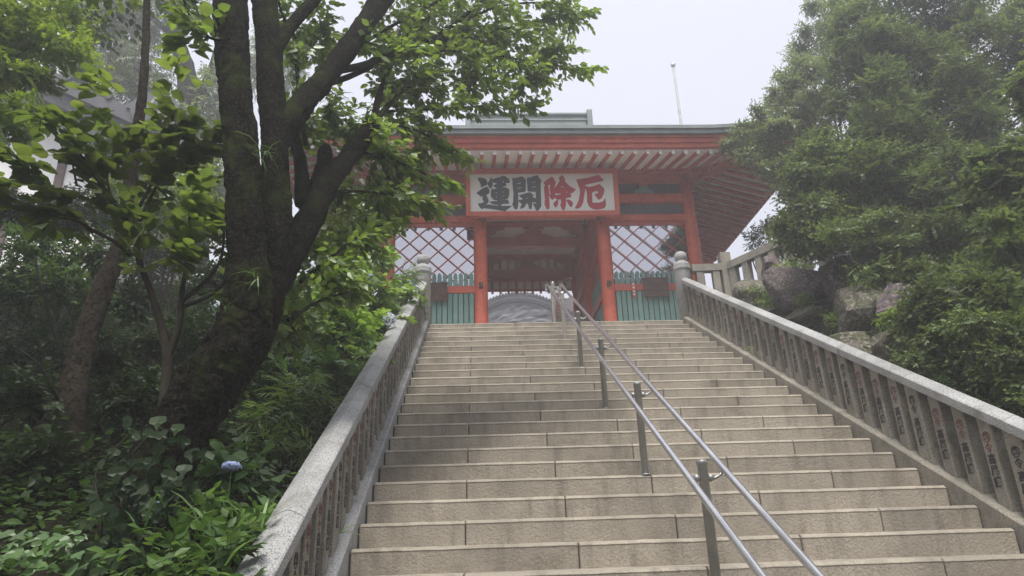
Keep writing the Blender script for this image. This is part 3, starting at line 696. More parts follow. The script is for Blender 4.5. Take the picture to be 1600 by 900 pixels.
for i in range(14):
    x = -13.3+i*.55; MB().tube([(x, 2.95, vz(x)+.02), (x, 10, vz(x)+.02)], .09, 8).build('round_tile', TILE, lb)
on = MB().prism([(-7.6, 6.4), (-6.5, 6.0), (-6.45, 6.55), (-6.7, 7.0), (-7.1, 7.2), (-7.5, 7.1), (-7.75, 6.8)], 'y', 2.85, 3.3).build('ridge_end_tile', TILE, lb)
MB().tube([(-6.95, 2.84, 6.75), (-6.95, 2.80, 6.75)], [.26, .26], 20).build('round_crest', GRAN, on); MB().tube([(-6.95, 2.83, 6.75), (-6.95, 2.785, 6.75)], [.18, .18], 20).build('crest_boss', TILE, on)
MB().box(-7.3, -6.7, 3.3, 9, 6.2, 6.75).build('roof_ridge', TILE, lb)
# ------------------------------------------------------------------ foliage tools
def nz(a): return a/np.maximum(np.linalg.norm(a, axis=-1, keepdims=True), 1e-9)
T_OV = (np.array([(0,0,0),(-.25,.26,.03),(-.27,.55,.02),(0,1,-.13),(.27,.55,.02),(.25,.26,.03),(0,.28,-.03),(0,.62,-.05)], float),
        [(0,6,1),(1,6,7,2),(2,7,3),(0,5,6),(5,4,7,6),(4,3,7)])
T_BR = (np.array([(0,0,0),(-.34,.22,.05),(-.36,.55,.03),(0,1,-.16),(.36,.55,.03),(.34,.22,.05),(0,.26,-.03),(0,.62,-.04),(-.17,.84,-.06),(.17,.84,-.06)], float),
        [(0,6,1),(1,6,7,2),(2,7,3,8),(0,5,6),(5,4,7,6),(4,9,3,7)])
T_SM = (np.array([(0,0,0),(-.28,.45,.05),(0,1,-.06),(.28,.45,.05)], float), [(0,3,2),(0,2,1)])
T_NA = (np.array([(0,0,0),(-.085,.35,.01),(0,1,-.2),(.085,.35,.01)], float), [(0,3,2),(0,2,1)])
T_BL = (np.array([(-.03,0,0),(.03,0,0),(-.04,.4,.03),(.04,.4,.03),(-.03,.75,-.08),(.03,.75,-.08),(0,1,-.25)], float), [(0,1,3,2),(2,3,5,4),(4,5,6)])
def _maple():
    V = [(0,0,0)]; Fc = []
    for a, L in ((-78,.55),(-38,.85),(0,1.),(38,.85),(78,.55)):
        a = math.radians(a); n = len(V); c, s = math.cos(a), math.sin(a)
        V += [(-.17*c+.45*L*s, .17*s+.45*L*c, .02), (L*s, L*c, -.07), (.17*c+.45*L*s, -.17*s+.45*L*c, .02)]
        Fc.append((0, n+2, n+1, n))
    return np.array(V, float), Fc
T_MP = _maple()
T_TH = (T_BL[0]*np.array([.45, 1, 1.6]), T_BL[1])
T_IV = (np.array([(0,0,0),(-.42,.10,.03),(-.46,.42,.0),(-.2,.62,.02),(0,1,-.1),(.2,.62,.02),(.46,.42,0),(.42,.10,.03),(0,.4,-.04)], float),
        [(0,8,2,1),(2,8,3),(3,8,4),(4,8,5),(5,8,6),(0,7,6,8)])
LEAFCACHE = {}
def bulk(name, tmpl, fr, m, parent):
    P, D, N, S = fr; TV, TF = tmpl; D = nz(D); X = nz(np.cross(D, N)); Z = np.cross(X, D)
    V = P[:, None, :]+S[:, None, None]*(TV[None, :, 0:1]*X[:, None, :]+TV[None, :, 1:2]*D[:, None, :]+TV[None, :, 2:3]*Z[:, None, :])
    n = len(P); k = len(TV); V = V.reshape(-1, 3)-wloc(parent)
    lens = np.array([len(f) for f in TF]); flat = np.concatenate([np.array(f) for f in TF])
    me = bpy.data.meshes.new(name); me.vertices.add(n*k); me.vertices.foreach_set('co', V.astype(np.float32).ravel())
    li = (flat[None, :]+(np.arange(n)*k)[:, None]).ravel(); me.loops.add(len(li)); me.loops.foreach_set('vertex_index', li.astype(np.int32))
    ls = np.tile(lens, n); me.polygons.add(len(ls)); me.polygons.foreach_set('loop_start', np.concatenate([[0], np.cumsum(ls)[:-1]]).astype(np.int32))
    me.update(calc_edges=True); me.materials.append(m)
    o = bpy.data.objects.new(name, me); link(o, parent); WL[o.name] = wloc(parent); o['kind'] = 'stuff'; return o
def project(P):
    d = P-CAM; z = d@_fw; return 800+F*(d@_r)/z, 450-F*(d@_u)/z, z
def leaves(parent, tmpl, fr, m, singles=0, name='leaf', sname='leaves', minpx=9):
    P, D, N, S = fr
    if singles:
        x, y, z = project(P); size = np.where((z > .3) & (x > -20) & (x < 1620) & (y > -20) & (y < 920), F*S/np.maximum(z, .3), 0)
        idx = np.argsort(-size)[:singles]; idx = idx[size[idx] >= minpx]
        key = (id(tmpl), m.name)
        if key not in LEAFCACHE:
            me = bpy.data.meshes.new(name); me.from_pydata(tmpl[0].tolist(), [], tmpl[1]); me.materials.append(m); LEAFCACHE[key] = me
        D_ = nz(D); X = nz(np.cross(D_, N)); Z = np.cross(X, D_); w = wloc(parent)
        for i in idx:
            o = bpy.data.objects.new(name, LEAFCACHE[key])
            A = Matrix.Identity(4)
            for r in range(3): A[r][0] = X[i, r]*S[i]; A[r][1] = D_[i, r]*S[i]; A[r][2] = Z[i, r]*S[i]; A[r][3] = P[i, r]-w[r]
            o.parent = parent; o.matrix_basis = A; COL.objects.link(o)
        mask = np.ones(len(P), bool); mask[idx] = False
        P, D, N, S = P[mask], D[mask], N[mask], S[mask]
    if len(P): bulk(sname, tmpl, (P, D, N, S), m, parent)
def cat(frs): return tuple(np.concatenate([f[i] for f in frs]) for i in range(4))
def sprays(P, D, L, m, size, ang=55, droop=.35, up=(0, 0, 1), jit=.3, tip=True, flat=.35):
    """m leaves on each twig starting at P in direction D; returns leaf frames"""
    n = len(P); D = nz(D); U = nz(np.array(up)[None]+rng.normal(0, flat, (n, 3))); Sd = nz(np.cross(D, U)); U = np.cross(Sd, D)
    out = []
    for j in range(m):
        t = (j+.6)/m; s = 1 if j % 2 else -1
        a = np.radians(ang*(1-.6*t)+rng.normal(0, 12, (n, 1))); last = (j == m-1) and tip
        if last: a = a*0
        d = D*np.cos(a)+s*Sd*np.sin(a)+rng.normal(0, jit*.4, (n, 3)); d[:, 2] -= droop*rng.uniform(.3, 1.5, n)
        p = P+D*(L[:, None]*t)+np.array([0, 0, -1.])*(L[:, None]*.25*t*t*droop)
        out.append((p, nz(d), nz(U+rng.normal(0, jit, (n, 3))), size*rng.uniform(.65, 1.2, n)*(1-.25*(t > .8))))
    return cat(out)
def twigs(name, P, D, L, r, m, parent, droop=.35):
    n = len(P); D = nz(D); A = nz(np.cross(D, np.array([[.3, .2, .93]]))); B = np.cross(D, A)
    V = []
    for t, rr in ((0, r), (.55, r*.7), (1, r*.35)):
        c = P+D*(L[:, None]*t)+np.array([0, 0, -1.])*(L[:, None]*.25*t*t*droop)
        for k in range(3): V.append(c+rr*(A*math.cos(2.094*k)+B*math.sin(2.094*k)))
    V = np.stack(V, 1).reshape(-1, 3)-wloc(parent)
    q = [(s*3+k, s*3+(k+1) % 3, s*3+3+(k+1) % 3, s*3+3+k) for s in range(2) for k in range(3)]
    me = bpy.data.meshes.new(name); me.vertices.add(n*9); me.vertices.foreach_set('co', V.astype(np.float32).ravel())
    li = (np.array(q).ravel()[None]+(np.arange(n)*9)[:, None]).ravel(); me.loops.add(len(li)); me.loops.foreach_set('vertex_index', li.astype(np.int32))
    me.polygons.add(n*6); me.polygons.foreach_set('loop_start', (np.arange(n*6)*4).astype(np.int32)); me.update(calc_edges=True); me.materials.append(m)
    o = bpy.data.objects.new(name, me); link(o, parent); o['kind'] = 'stuff'
def PX(px, py, Y): return at(px, py, y=Y)
def lobe_pts(lobes, dens, shell=.45, split=0):
    """lobes: (px, py, Y, rx_px, ry_px[, depth_m]) -> points, outward directions"""
    Ps = []; Ds = []; Cs = []; main = []
    for lb_ in lobes: main.append(PX(*lb_[:3]))
    if split:
        L2 = []
        for lb_ in lobes:
            for _ in range(split):
                ang = random.uniform(0, 2*math.pi); q = random.uniform(.2, 1)**.5*.85
                dY = (lb_[3]+lb_[4])/2*(lb_[2]-CAM[1])/F if len(lb_) < 6 else lb_[5]
                f = random.uniform(.28, .5)
                L2.append((lb_[0]+lb_[3]*q*math.cos(ang), lb_[1]+lb_[4]*q*math.sin(ang), lb_[2]+random.uniform(-.8, .8)*dY, max(lb_[3]*f*1.25, 12), max(lb_[4]*f*.75, 8), dY*f))
        lobes = L2; dens = dens*.42
    for lb_ in lobes:
        px, py, Y, rx, ry = lb_[:5]; c = PX(px, py, Y); d = Y-CAM[1]; a = rx*d/F*1.03; b = ry*d/F*1.03; dp = lb_[5] if len(lb_) > 5 else (a+b)/2
        n = int(dens*(a*b*dp)**(2/3.)*1)+4
        u = nz(rng.normal(0, 1, (n, 3))); r = rng.uniform(0, 1, n)**shell
        q = u*r[:, None]*np.array([a, dp, b]); Ps.append(c+q); Ds.append(u); Cs.append(c)
    return np.concatenate(Ps), np.concatenate(Ds), (main or Cs)
def crown(parent, lobes, dens, m, tmpl, size, L=.4, nleaf=8, droop=.3, singles=0, twig=True, ang=55, shell=.45, flat=.35, outw=.6, tr=.004, name='leaf', jit=.3, minpx=9, split=0):
    P, U, Cs = lobe_pts(lobes, dens, shell, split)
    D = nz(U*outw+rng.normal(0, .5, P.shape)*np.array([1, 1, .45])); Ls = L*rng.uniform(.6, 1.3, len(P))
    P0 = P-D*Ls[:, None]*.5
    leaves(parent, tmpl, sprays(P0, D, Ls, nleaf, size, ang, droop, flat=flat, jit=jit), m, singles, name=name, minpx=minpx)
    if twig: twigs('twigs', P0, D, Ls, tr, TWIG, parent, droop)
    return Cs
def woodpath(parent, name, pts, m, n=10, rough=.12, per=5, fr=3.):
    """pts: (px, py, Y, width_px)"""
    P = [PX(a, b, c) for a, b, c, w in pts]; R = [w*(c-CAM[1])/F/2 for a, b, c, w in pts]
    P, R = smooth_path(P, R, per); return MB().tube(P, R, n, True, rough, fr).build(name, m, parent, True)
def limbs(parent, base, Cs, r0, m, name='limb', k=.45):
    base = np.array(base, float)
    base0 = base
    for c in Cs:
        base = base0-np.array([0, 0, 1.])*random.uniform(0, .5)*abs(base0[2]-wloc(parent)[2])
        c = np.array(c); c = base+(c-base)*.8; mid = base+(c-base)*.5+np.array([random.uniform(-.2, .2), random.uniform(-.2, .2), .15*np.linalg.norm(c-base)])
        P, R = smooth_path([base, mid, c], [r0, r0*.55, r0*.16], 7); MB().tube(P, R, 7, True, .15).build(name, m, parent, True)

# ------------------------------------------------------------------ rocks on the right bank
def bank(px, py, a=-.35, b=1.5):
    d = ray(px, py); s = (a+SL*CAM[1]+b*(CAM[0]-W-.28)-CAM[2])/(d[2]-SL*d[1]-b*d[0]); return CAM+s*d
def rock(px, py, wpx, hpx, seed, m, label, dep=1., rot=0):
    c = bank(px, py+hpx*.1); d = c[1]-CAM[1]; a = wpx*d/F/2*1.08; b = hpx*d/F/2*1.12
    rr = random.Random(seed); c = c+np.array([.10, .25*a, 0])
    r_ = empty('boulder', c, label, 'boulder', 'boulders piled on the right bank')
    # icosphere cut by random planes
    import bmesh
    bm = bmesh.new(); bmesh.ops.create_icosphere(bm, subdivisions=4, radius=1)
    pl = []
    for i in range(19):
        v = Vector((rr.gauss(0, 1), rr.gauss(0, 1), rr.gauss(0, 1))).normalized(); pl.append((v, rr.uniform(.46, .82)))
    sc_ = Matrix.Rotation(math.radians(rot), 3, 'Y')
    for v in bm.verts:
        p = v.co.copy()
        for q, k in pl:
            t = p.dot(q)
            if t > k: p -= q*(t-k)*.98
        p *= 1+.05*mnoise.noise(p*2.2+Vector((seed, 0, 0)))+.035*mnoise.noise(p*6+Vector((seed, 3, 0)))+.022*mnoise.noise(p*13+Vector((seed, 3, 0)))-.05*max(0, 1-9*abs(mnoise.noise(p*1.6+Vector((seed*3, 1, 2)))))
        p = sc_ @ Vector((p.x*a/.74, p.y*(a+b)/2*dep/.74, p.z*b/.74)); v.co = p
    me = bpy.data.meshes.new('rock_body'); bm.to_mesh(me); bm.free(); me.materials.append(m)
    o = bpy.data.objects.new('rock_body', me); link(o, r_)
RK = [(1178,455,60,50,1,ROCK2,'low mossy rock heap corner right behind the stone fence foot',0),
      (1245,450,105,80,2,ROCK,'large dark purple boulder below the fence rail, left of the upright slab',20),
      (1305,432,62,92,3,ROCK,'upright smooth purple slab of rock standing among the boulders',-8),
      (1255,492,90,58,4,ROCK2,'rounded speckled grey boulder under the dark purple boulder',-12),
      (1345,470,105,85,5,ROCK2,'broad speckled boulder right of the upright slab under the maple',10),
      (1185,492,75,50,6,ROCK2,'mossy green boulder nearest the coping at the upper left of the pile',15),
      (1330,540,110,60,7,ROCK2,'long flat mossy boulder at the foot of the pile by the coping',20),
      (1208,520,45,26,8,ROCK,'small reddish flat stone at the coping below the mossy boulder',25),
      (1260,535,60,30,9,ROCK2,'small mossy stone wedged under the rounded speckled boulder',20),
      (1420,545,110,70,10,ROCK2,'shaded boulder beneath the maple branches at the right of the pile',15),
      (1400,470,80,70,11,ROCK,'half hidden dark boulder behind the maple branches',0),
      (1205,418,60,40,12,ROCK,'dark rock against the fence balusters at the top of the pile',20)]
for a in RK: rock(*a[:7], rot=a[7])

# ------------------------------------------------------------------ small plants helper
def plant(name, label, catg, lobes, dens, m, tmpl, size, group=None, base=None, stems=True, bark=None, **kw):
    P0 = PX(*lobes[0][:3]); b = base if base is not None else (P0[0], P0[1], ground_z(P0[0], P0[1]))
    r_ = empty(name, b, label, catg, group)
    Cs = crown(r_, lobes, dens, m, tmpl, size, **kw)
    if stems: limbs(r_, b, Cs, .02 if stems is True else stems, bark or TWIG, 'stem')
    return r_

# right: big maple
MAP = [(1430,20,-2.5,130,90),(1345,150,-2.5,70,75),(1290,245,-3,66,50),(1262,340,-3.3,55,42),(1365,300,-3,110,80),(1470,190,-2.8,110,100),(1570,100,-3,110,120),
       (1450,400,-3.6,110,70),(1370,360,-3.8,85,38),(1540,400,-3.5,100,120),(1490,500,-4.2,90,55),(1575,520,-4.3,80,65),(1345,60,-2.4,50,60),(1300,300,-3,80,50),(1240,355,-3.4,40,28),(1440,450,-4.0,55,45),(1450,560,-4.6,60,40),(1540,590,-5.0,70,45),(1500,440,-4,80,60),(1270,380,-3.4,45,18),(1420,110,-3,80,60),(1390,180,-3,60,60),(1600,300,-3.5,60,100),(1600,450,-4.2,60,100),(1420,250,-3.2,90,90),(1500,320,-3.4,90,90)]
mb_ = (8.6, -3.0, ground_z(8.6, -3.0))
mt = empty('maple_tree', mb_, 'large dark green maple spreading over the boulders right of the gate', 'tree', 'maples right of the stairs')
Cs = crown(mt, MAP, 2400, L_MR, T_BR, .046, split=10, L=.3, nleaf=9, droop=.3, shell=.6, flat=.3, twig=False) and crown(mt, MAP, 1500, L_MR, T_MP, .05, split=10, L=.34, nleaf=9, droop=.25, shell=.55, flat=.22, tr=.003)
tp = np.array(mb_)+np.array([-.1, 0, 1.6]); P_, R_ = smooth_path([np.array(mb_)-[0, 0, .3], np.array(mb_)+[.05, 0, .8], tp], [.22, .17, .14], 6); MB().tube(P_, R_, 14, True, .12).build('trunk', GREYB, mt, True)
limbs(mt, tp, Cs, .06, TWIG)
HANG = [(px, py, bank(px, py)[1]-.45, a, b, .5) for px, py, a, b in ((1440,500,60,40),(1500,540,70,40),(1560,560,70,45),(1600,520,60,50),(1430,570,30,16),(1480,460,70,50),(1560,480,80,60),(1610,600,50,30))]
crown(mt, HANG, 3000, L_MR, T_BR, .045, L=.3, nleaf=9, droop=.3, shell=.55, flat=.22, split=6, tr=.003)
crown(mt, [(a, b, c+.25, d*.85, e*.85) for a, b, c, d, e in MAP]+[l_[:5] for l_ in HANG], 800, L_MD, T_OV, .075, L=.4, nleaf=9, droop=.3, shell=.4, twig=False)
# dark limbs seen through the crown
for pts in ([(1480,690,-4.4,14),(1440,655,-4.5,12),(1400,630,-4.6,8),(1370,605,-4.6,4)], [(1500,640,-4.2,8),(1450,648,-4.4,6),(1410,665,-4.5,4),(1380,690,-4.6,3)], [(1600,90,-3,18),(1560,55,-3,14),(1530,45,-2.9,10),(1490,20,-2.8,6)], [(1600,60,-3,10),(1550,80,-3,8),(1500,100,-2.9,5)]):
    woodpath(mt, 'limb', pts, TWIG, 8)
# hazy maple behind
HZ = [(1185,212,-.3,42,30),(1232,150,-.3,45,48),(1285,85,-.1,55,60),(1240,225,-.5,60,35),(1290,20,0,35,40),(1155,228,-.4,30,18),(1225,270,-.6,40,25),(1270,180,-.6,50,50),(1215,180,-.7,40,35),(1190,245,-.6,45,25),(1250,260,-.8,50,40)]
b2 = (8.2, -.2, ground_z(8.2, -.2))
ht = empty('maple_tree', b2, 'paler misty maple leaning over the right corner of the gate roof', 'tree', 'maples right of the stairs')
Cs = crown(ht, HZ, 3600, L_MF, T_BR, .048, split=9, L=.3, nleaf=8, droop=.2, shell=.6, flat=.25, tr=.003)
P_, R_ = smooth_path([np.array(b2)-[0, 0, .3], np.array(b2)+[.1, .1, 1.5], np.array(b2)+[.1, 0, 2.6]], [.14, .11, .09], 6); MB().tube(P_, R_, 12, True, .1).build('trunk', GREYB, ht, True)
limbs(ht, np.array(b2)+[.1, 0, 2.6], Cs, .04, TWIG)
crown(ht, [(a, b, c+.2, d*.8, e*.8) for a, b, c, d, e in [q[:5] for q in HZ]], 600, L_MF, T_OV, .07, L=.35, nleaf=9, droop=.3, shell=.4, twig=False)
# near maple on the right edge
NM = [(1600,140,-6,35,45),(1580,250,-6,55,45),(1600,340,-6,75,55),(1570,420,-5.8,60,45),(1630,480,-6,70,60),(1540,300,-5.6,40,35),(1660,250,-6.2,70,120),(1660,60,-6,60,60)]
b3 = (8.3, -6.3, ground_z(8.3, -6.3))
nt_ = empty('maple_tree', b3, 'nearest maple with yellow green sprays at the right edge of the view', 'tree', 'maples right of the stairs')
Cs = crown(nt_, NM, 1800, L_MR, T_MP, .07, split=9, L=.32, nleaf=9, droop=.25, shell=.6, flat=.2, singles=200, tr=.003)
P_, R_ = smooth_path([np.array(b3)-[0, 0, .3], np.array(b3)+[.1, .1, 1.5], np.array(b3)+[.1, 0, 2.2]], [.12, .10, .08], 6); MB().tube(P_, R_, 12, True, .1).build('trunk', GREYB, nt_, True)
limbs(nt_, np.array(b3)+[.1, 0, 2.2], Cs, .04, TWIG)
# shrub and lamp pole beyond the fence
plant('round_leaf_shrub', 'small dark shrub rising above the stone fence beside the roof corner', 'shrub', [(1180,372,-.3,22,24),(1195,352,-.3,14,16),(1190,392,-.3,22,12)], 1600, L_DK, T_SM, .05, L=.16, nleaf=6)
lp = PX(1200, 360, .5)
pp = empty('metal_pole', (lp[0], .5, 0), 'grey metal pole standing behind the stone fence by the shrub', 'pole'); MB().tube([(lp[0], .5, -.1), (lp[0], .5, lp[2]+.25)], [.035, .035], 10).build('shaft', STEELP, pp, True)
A = PX(1230, 352, .6); MB().box(A[0]-.35, A[0]+.3, .6, .9, A[2]-.1, A[2]+.12).build('sign_box', STEELP, pp)
MB().bar((lp[0], .5, A[2]), (A[0], .6, A[2]), .04, .04).build('arm', STEELP, pp)
plant('evergreen_shrub', 'dark hedge behind the stone fence under the maple crown', 'shrub', [(1260,385,.9,50,26),(1330,400,.8,60,34),(1400,400,.6,60,40),(1225,390,.8,25,16)], 1500, L_DK, T_OV, .06, L=.2, nleaf=8)
# plants between the rocks
for (px, py, w_, h_), lab in (((1222,425+30,18,14),'small bright fern growing beside the dark purple boulder'), ((1310,500,26,16),'bright fern in the gap right under the upright slab'), ((1205,470,26,14),'yellowish weeds on the mossy boulder by the coping'), ((1180,455,14,10),'pale fern at the foot of the stone fence'), ((1265,525,22,10),'low weeds along the coping below the rounded boulder'), ((1330,480,20,12),'sparse weeds on the broad speckled boulder'), ((1285,565,30,12),'weeds over the long flat mossy boulder'), ((1240,415,34,14),'leafy weeds spilling over the top of the dark purple boulder'), ((1350,450,26,16),'fern hanging in front of the broad speckled boulder'), ((1395,500,30,18),'ferns under the maple at the right end of the boulders'), ((1255,470,22,12),'small fern between the purple and the rounded boulder')):
    c = bank(px, py); plant('fern', lab, 'fern', [(px, py, c[1]-.12, w_, h_)], 2200, L_HY, T_SM, .04, group='ferns between the boulders', base=(c[0], c[1]-.05, c[2]-.1), L=.12, nleaf=9, droop=.35, tr=.002)
GL = [(1480,610,-5.9,50,18,.5),(1560,640,-6.3,60,22,.6),(1420,590,-5.5,30,14,.4),(1540,590,-5.6,70,30,.6),(1600,620,-6,50,30,.6),(1480,570,-5,60,30,.6),(1640,700,-7,60,30,.6)]
gp = empty('bank_plants', bank(1520, 630), 'leafy ground cover on the bank behind the right coping under the maple', 'plants'); crown(gp, GL, 1500, L_GR, T_OV, .055, L=.2, nleaf=6, droop=.15)
gp['kind'] = 'stuff'

# ------------------------------------------------------------------ left: main mossy cherry tree
ct = empty('cherry_tree', PX(255, 868, -8.2), 'big dark mossy cherry tree with several trunks left of the stairs', 'tree')
woodpath(ct, 'trunk', [(190,915,-8.25,130),(222,835,-8.2,96),(250,740,-8.2,90),(288,662,-8.2,92),(328,602,-8.2,96),(370,538,-8.2,96),(388,475,-8.2,80),(386,410,-8.2,66),(382,330,-8.2,62),(377,240,-8.2,60),(369,150,-8.2,58),(361,60,-8.2,62),(358,-60,-8.2,64),(350,-220,-8.2,55)], BARK, 56, .12, 22, 4.)
woodpath(ct, 'trunk', [(350,575,-8.0,80),(405,500,-7.95,66),(426,410,-7.9,58),(432,330,-7.9,50),(428,240,-7.9,48),(424,150,-7.9,47),(419,60,-7.9,46),(410,-40,-7.9,50),(415,-200,-7.8,36)], BARK, 44, .14, 18, 4.)
woodpath(ct, 'limb', [(425,240,-7.9,44),(462,175,-7.8,46),(500,130,-7.6,42),(540,80,-7.4,40),(575,30,-7.2,38),(590,8,-7.1,42),(603,-8,-7.0,36)], BARK, 36, .16, 14, 5.)
woodpath(ct, 'limb', [(425,85,-7.9,30),(455,40,-7.8,26),(490,0,-7.7,24),(540,-60,-7.5,18)], BARK, 12, .15)
woodpath(ct, 'limb', [(395,495,-7.8,58),(450,405,-7.6,54),(490,330,-7.5,44),(512,285,-7.4,42),(545,245,-7.2,36),(575,205,-7.1,34),(583,190,-7.1,30)], BARK, 36, .16, 14, 5.)
woodpath(ct, 'limb', [(475,320,-7.5,34),(470,260,-7.5,26),(462,225,-7.5,22),(450,180,-7.6,16)], BARK, 10, .15)
woodpath(ct, 'limb_stump', [(495,290,-7.4,30),(505,258,-7.35,26),(508,236,-7.3,24),(509,226,-7.3,12)], BARK, 12, .25)
THIN = [[(583,195,-7.1,16),(592,150,-7.0,12),(612,100,-6.9,9),(640,50,-6.8,6)],[(585,190,-7.1,12),(620,150,-6.8,8),(655,120,-6.6,5)],[(478,225,-7.5,9),(468,150,-7.4,8),(462,80,-7.4,7)],
 [(515,112,-7.55,14),(560,104,-7.3,14),(600,90,-7,13),(650,72,-6.8,10),(700,45,-6.5,8),(760,-5,-6.2,6)],[(500,135,-7.6,12),(545,120,-7.3,11),(590,100,-7,9),(660,65,-6.6,7),(720,62,-6.4,5),(790,45,-6,4),(850,30,-5.8,3)],
 [(600,95,-7,7),(680,80,-6.6,5),(760,84,-6.3,4),(840,98,-6,3),(915,108,-5.8,2)],[(590,175,-7,6),(640,172,-6.7,5),(720,168,-6.5,4),(780,164,-6.2,3),(830,166,-6,2)],[(582,200,-7.1,6),(630,198,-6.8,4),(680,218,-6.5,4),(718,238,-6.3,2)],
 [(560,238,-7.2,6),(610,248,-6.8,5),(655,268,-6.6,4),(692,284,-6.4,2)],[(520,300,-7.4,6),(580,300,-7,5),(640,312,-6.7,3),(672,325,-6.5,2)],[(540,80,-7.42,9),(560,72,-7.3,8),(640,25,-6.7,6),(730,-20,-6.2,4)],[(700,45,-6.5,5),(780,10,-6.1,4),(860,5,-5.8,3),(905,20,-5.7,2)],
 [(470,440,-7.6,8),(520,400,-7.2,6),(560,370,-7,4),(600,350,-6.8,3)],[(450,500,-7.7,7),(500,470,-7.4,5),(550,455,-7.2,3)],[(462,60,-7.4,6),(440,20,-7.4,5),(430,-30,-7.4,4)],[(360,60,-8.3,8),(330,60,-8.3,5),(300,30,-8.3,4),(280,-20,-8.3,3)]]
fr = []; TP = []; TD = []; TLn = []
for pts in THIN:
    P = [PX(a, b, c) for a, b, c, w in pts]; R = [w*(c-CAM[1])/F/2 for a, b, c, w in pts]; P, R = smooth_path(P, R, 5)
    MB().tube(P, R, 7, True, .1).build('branch', BARK, ct, True)
    for i in range(len(P)//3, len(P)):
        d = P[i]-P[i-1]
        for k in range(3):
            TP.append(P[i]+rng.normal(0, .02, 3)); TD.append(nz(d)+rng.normal(0, .55, 3)*np.array([1, 1, .6])); TLn.append(rng.uniform(.14, .30))
TP = np.array(TP); TD = np.array(TD); TLn = np.array(TLn)
fr.append(sprays(TP, TD, TLn, 7, .088, 50, .55, jit=.4)); twigs('twigs', TP, TD, TLn, .0025, TWIG, ct, .5)
CH = [(650,45,-6.3,110,50,.6),(770,60,-6.0,100,55,.6),(860,85,-5.8,55,45,.5),(640,140,-6.5,80,38,.5),(740,115,-6.3,90,32,.5),(825,125,-6,45,26,.4),(655,195,-6.5,50,20,.35),(600,235,-6.9,40,38,.4),(615,285,-6.6,45,20,.3),(600,320,-6.6,50,25,.4),
      (490,60,-6.6,60,60,.5),(470,190,-6.8,40,50,.4),(520,180,-6.6,30,30,.4),(530,300,-6.4,60,40,.5),(560,370,-6.6,60,40,.4),(480,380,-6.8,50,40,.4),(700,-60,-6.2,220,60,.8),(430,-90,-7,150,60,.8),(880,20,-5.8,40,25,.4),(650,245,-6.4,40,18,.25),(600,310,-6.4,40,20,.3),(560,200,-6.5,40,40,.4),(450,500,-7.3,40,50,.35),(520,430,-7.2,50,30,.35)]
P, U, Cs = lobe_pts(CH, 640, .7)
D = nz(U*.5+rng.normal(0, .5, P.shape)*np.array([1, 1, .4])+np.array([.25, -.1, 0])); Ls = rng.uniform(.16, .34, len(P)); P0 = P-D*Ls[:, None]*.5
fr.append(sprays(P0, D, Ls, 7, .088, 50, .5, jit=.4)); twigs('twigs', P0, D, Ls, .0025, TWIG, ct, .5)
leaves(ct, T_OV, cat(fr), L_CH, 300)
# overhead crown out of the frame
OV = [(200,-260,-7.8,240,150,1.2),(420,-420,-7.6,240,120,1.2)]
crown(ct, OV, 150, L_CH, T_OV, .1, L=.3, nleaf=7, droop=.4, twig=False)
# grass tufts on the bark
def tuft(px, py, Y, n, L, label, m=L_BA, droop=.5, spread=1., name='grass_tuft'):
    c = PX(px, py, Y); r_ = empty(name, c, label, 'grass tuft', 'tufts growing on the cherry trunks')
    D = nz(np.stack([rng.normal(0, spread, n), rng.normal(-.2, spread*.6, n), rng.uniform(-.7, .8, n)], 1)); P = np.repeat(c[None], n, 0)+rng.normal(0, .03, (n, 3))
    leaves(r_, T_TH, (P, D, nz(np.array([[0, 0, 1.]])+rng.normal(0, .2, (n, 3))), L*rng.uniform(.5, 1.1, n)), m, min(n, 60), name='blade', sname='blades'); return r_
tuft(410,240,-8.3,20,.17,'pale grass tuft growing between the two upper trunks', L_GR); tuft(398,440,-8.35,16,.16,'pale grass tuft low on the cherry trunk fork', L_GR)
tuft(528,150,-7.5,34,.17,'dark drooping fern tuft under the thick right limb', L_DK); tuft(345,468,-8.6,14,.10,'little tuft on the trunk bend at left', L_GR)

# thin scaly tree
st = empty('slim_tree', PX(90, 850, -7.2), 'slim tree with rough scaly bark leaning right at the far left', 'tree')
woodpath(st, 'trunk', [(62,900,-7.2,78),(82,820,-7.2,60),(104,730,-7.2,50),(112,640,-7.2,44),(120,580,-7.1,40),(140,510,-7.0,36),(165,440,-6.9,32),(188,385,-6.8,27),(198,330,-6.8,23),(206,270,-6.8,22),(212,220,-6.8,20),(222,150,-6.8,16),(228,60,-6.8,14),(230,-60,-6.8,12)], BARK2, 44, .10, 18, 9.)
woodpath(st, 'trunk', [(128,760,-7.25,24),(122,700,-7.2,26),(120,640,-7.15,24)], BARK2, 10, .1)
SO = [(230,-60,-6.6,90,50,.6),(160,-40,-6.6,60,40,.5)]
crown(st, SO, 250, L_CH, T_OV, .09, L=.3, nleaf=7)
for pts in ([(92,628,-7.3,6),(60,570,-7.5,4),(20,540,-7.6,3)], [(97,555,-7.2,7),(80,500,-7.3,5),(62,440,-7.4,4),(55,400,-7.4,3)]): woodpath(st, 'twig', pts, GREYB, 6)

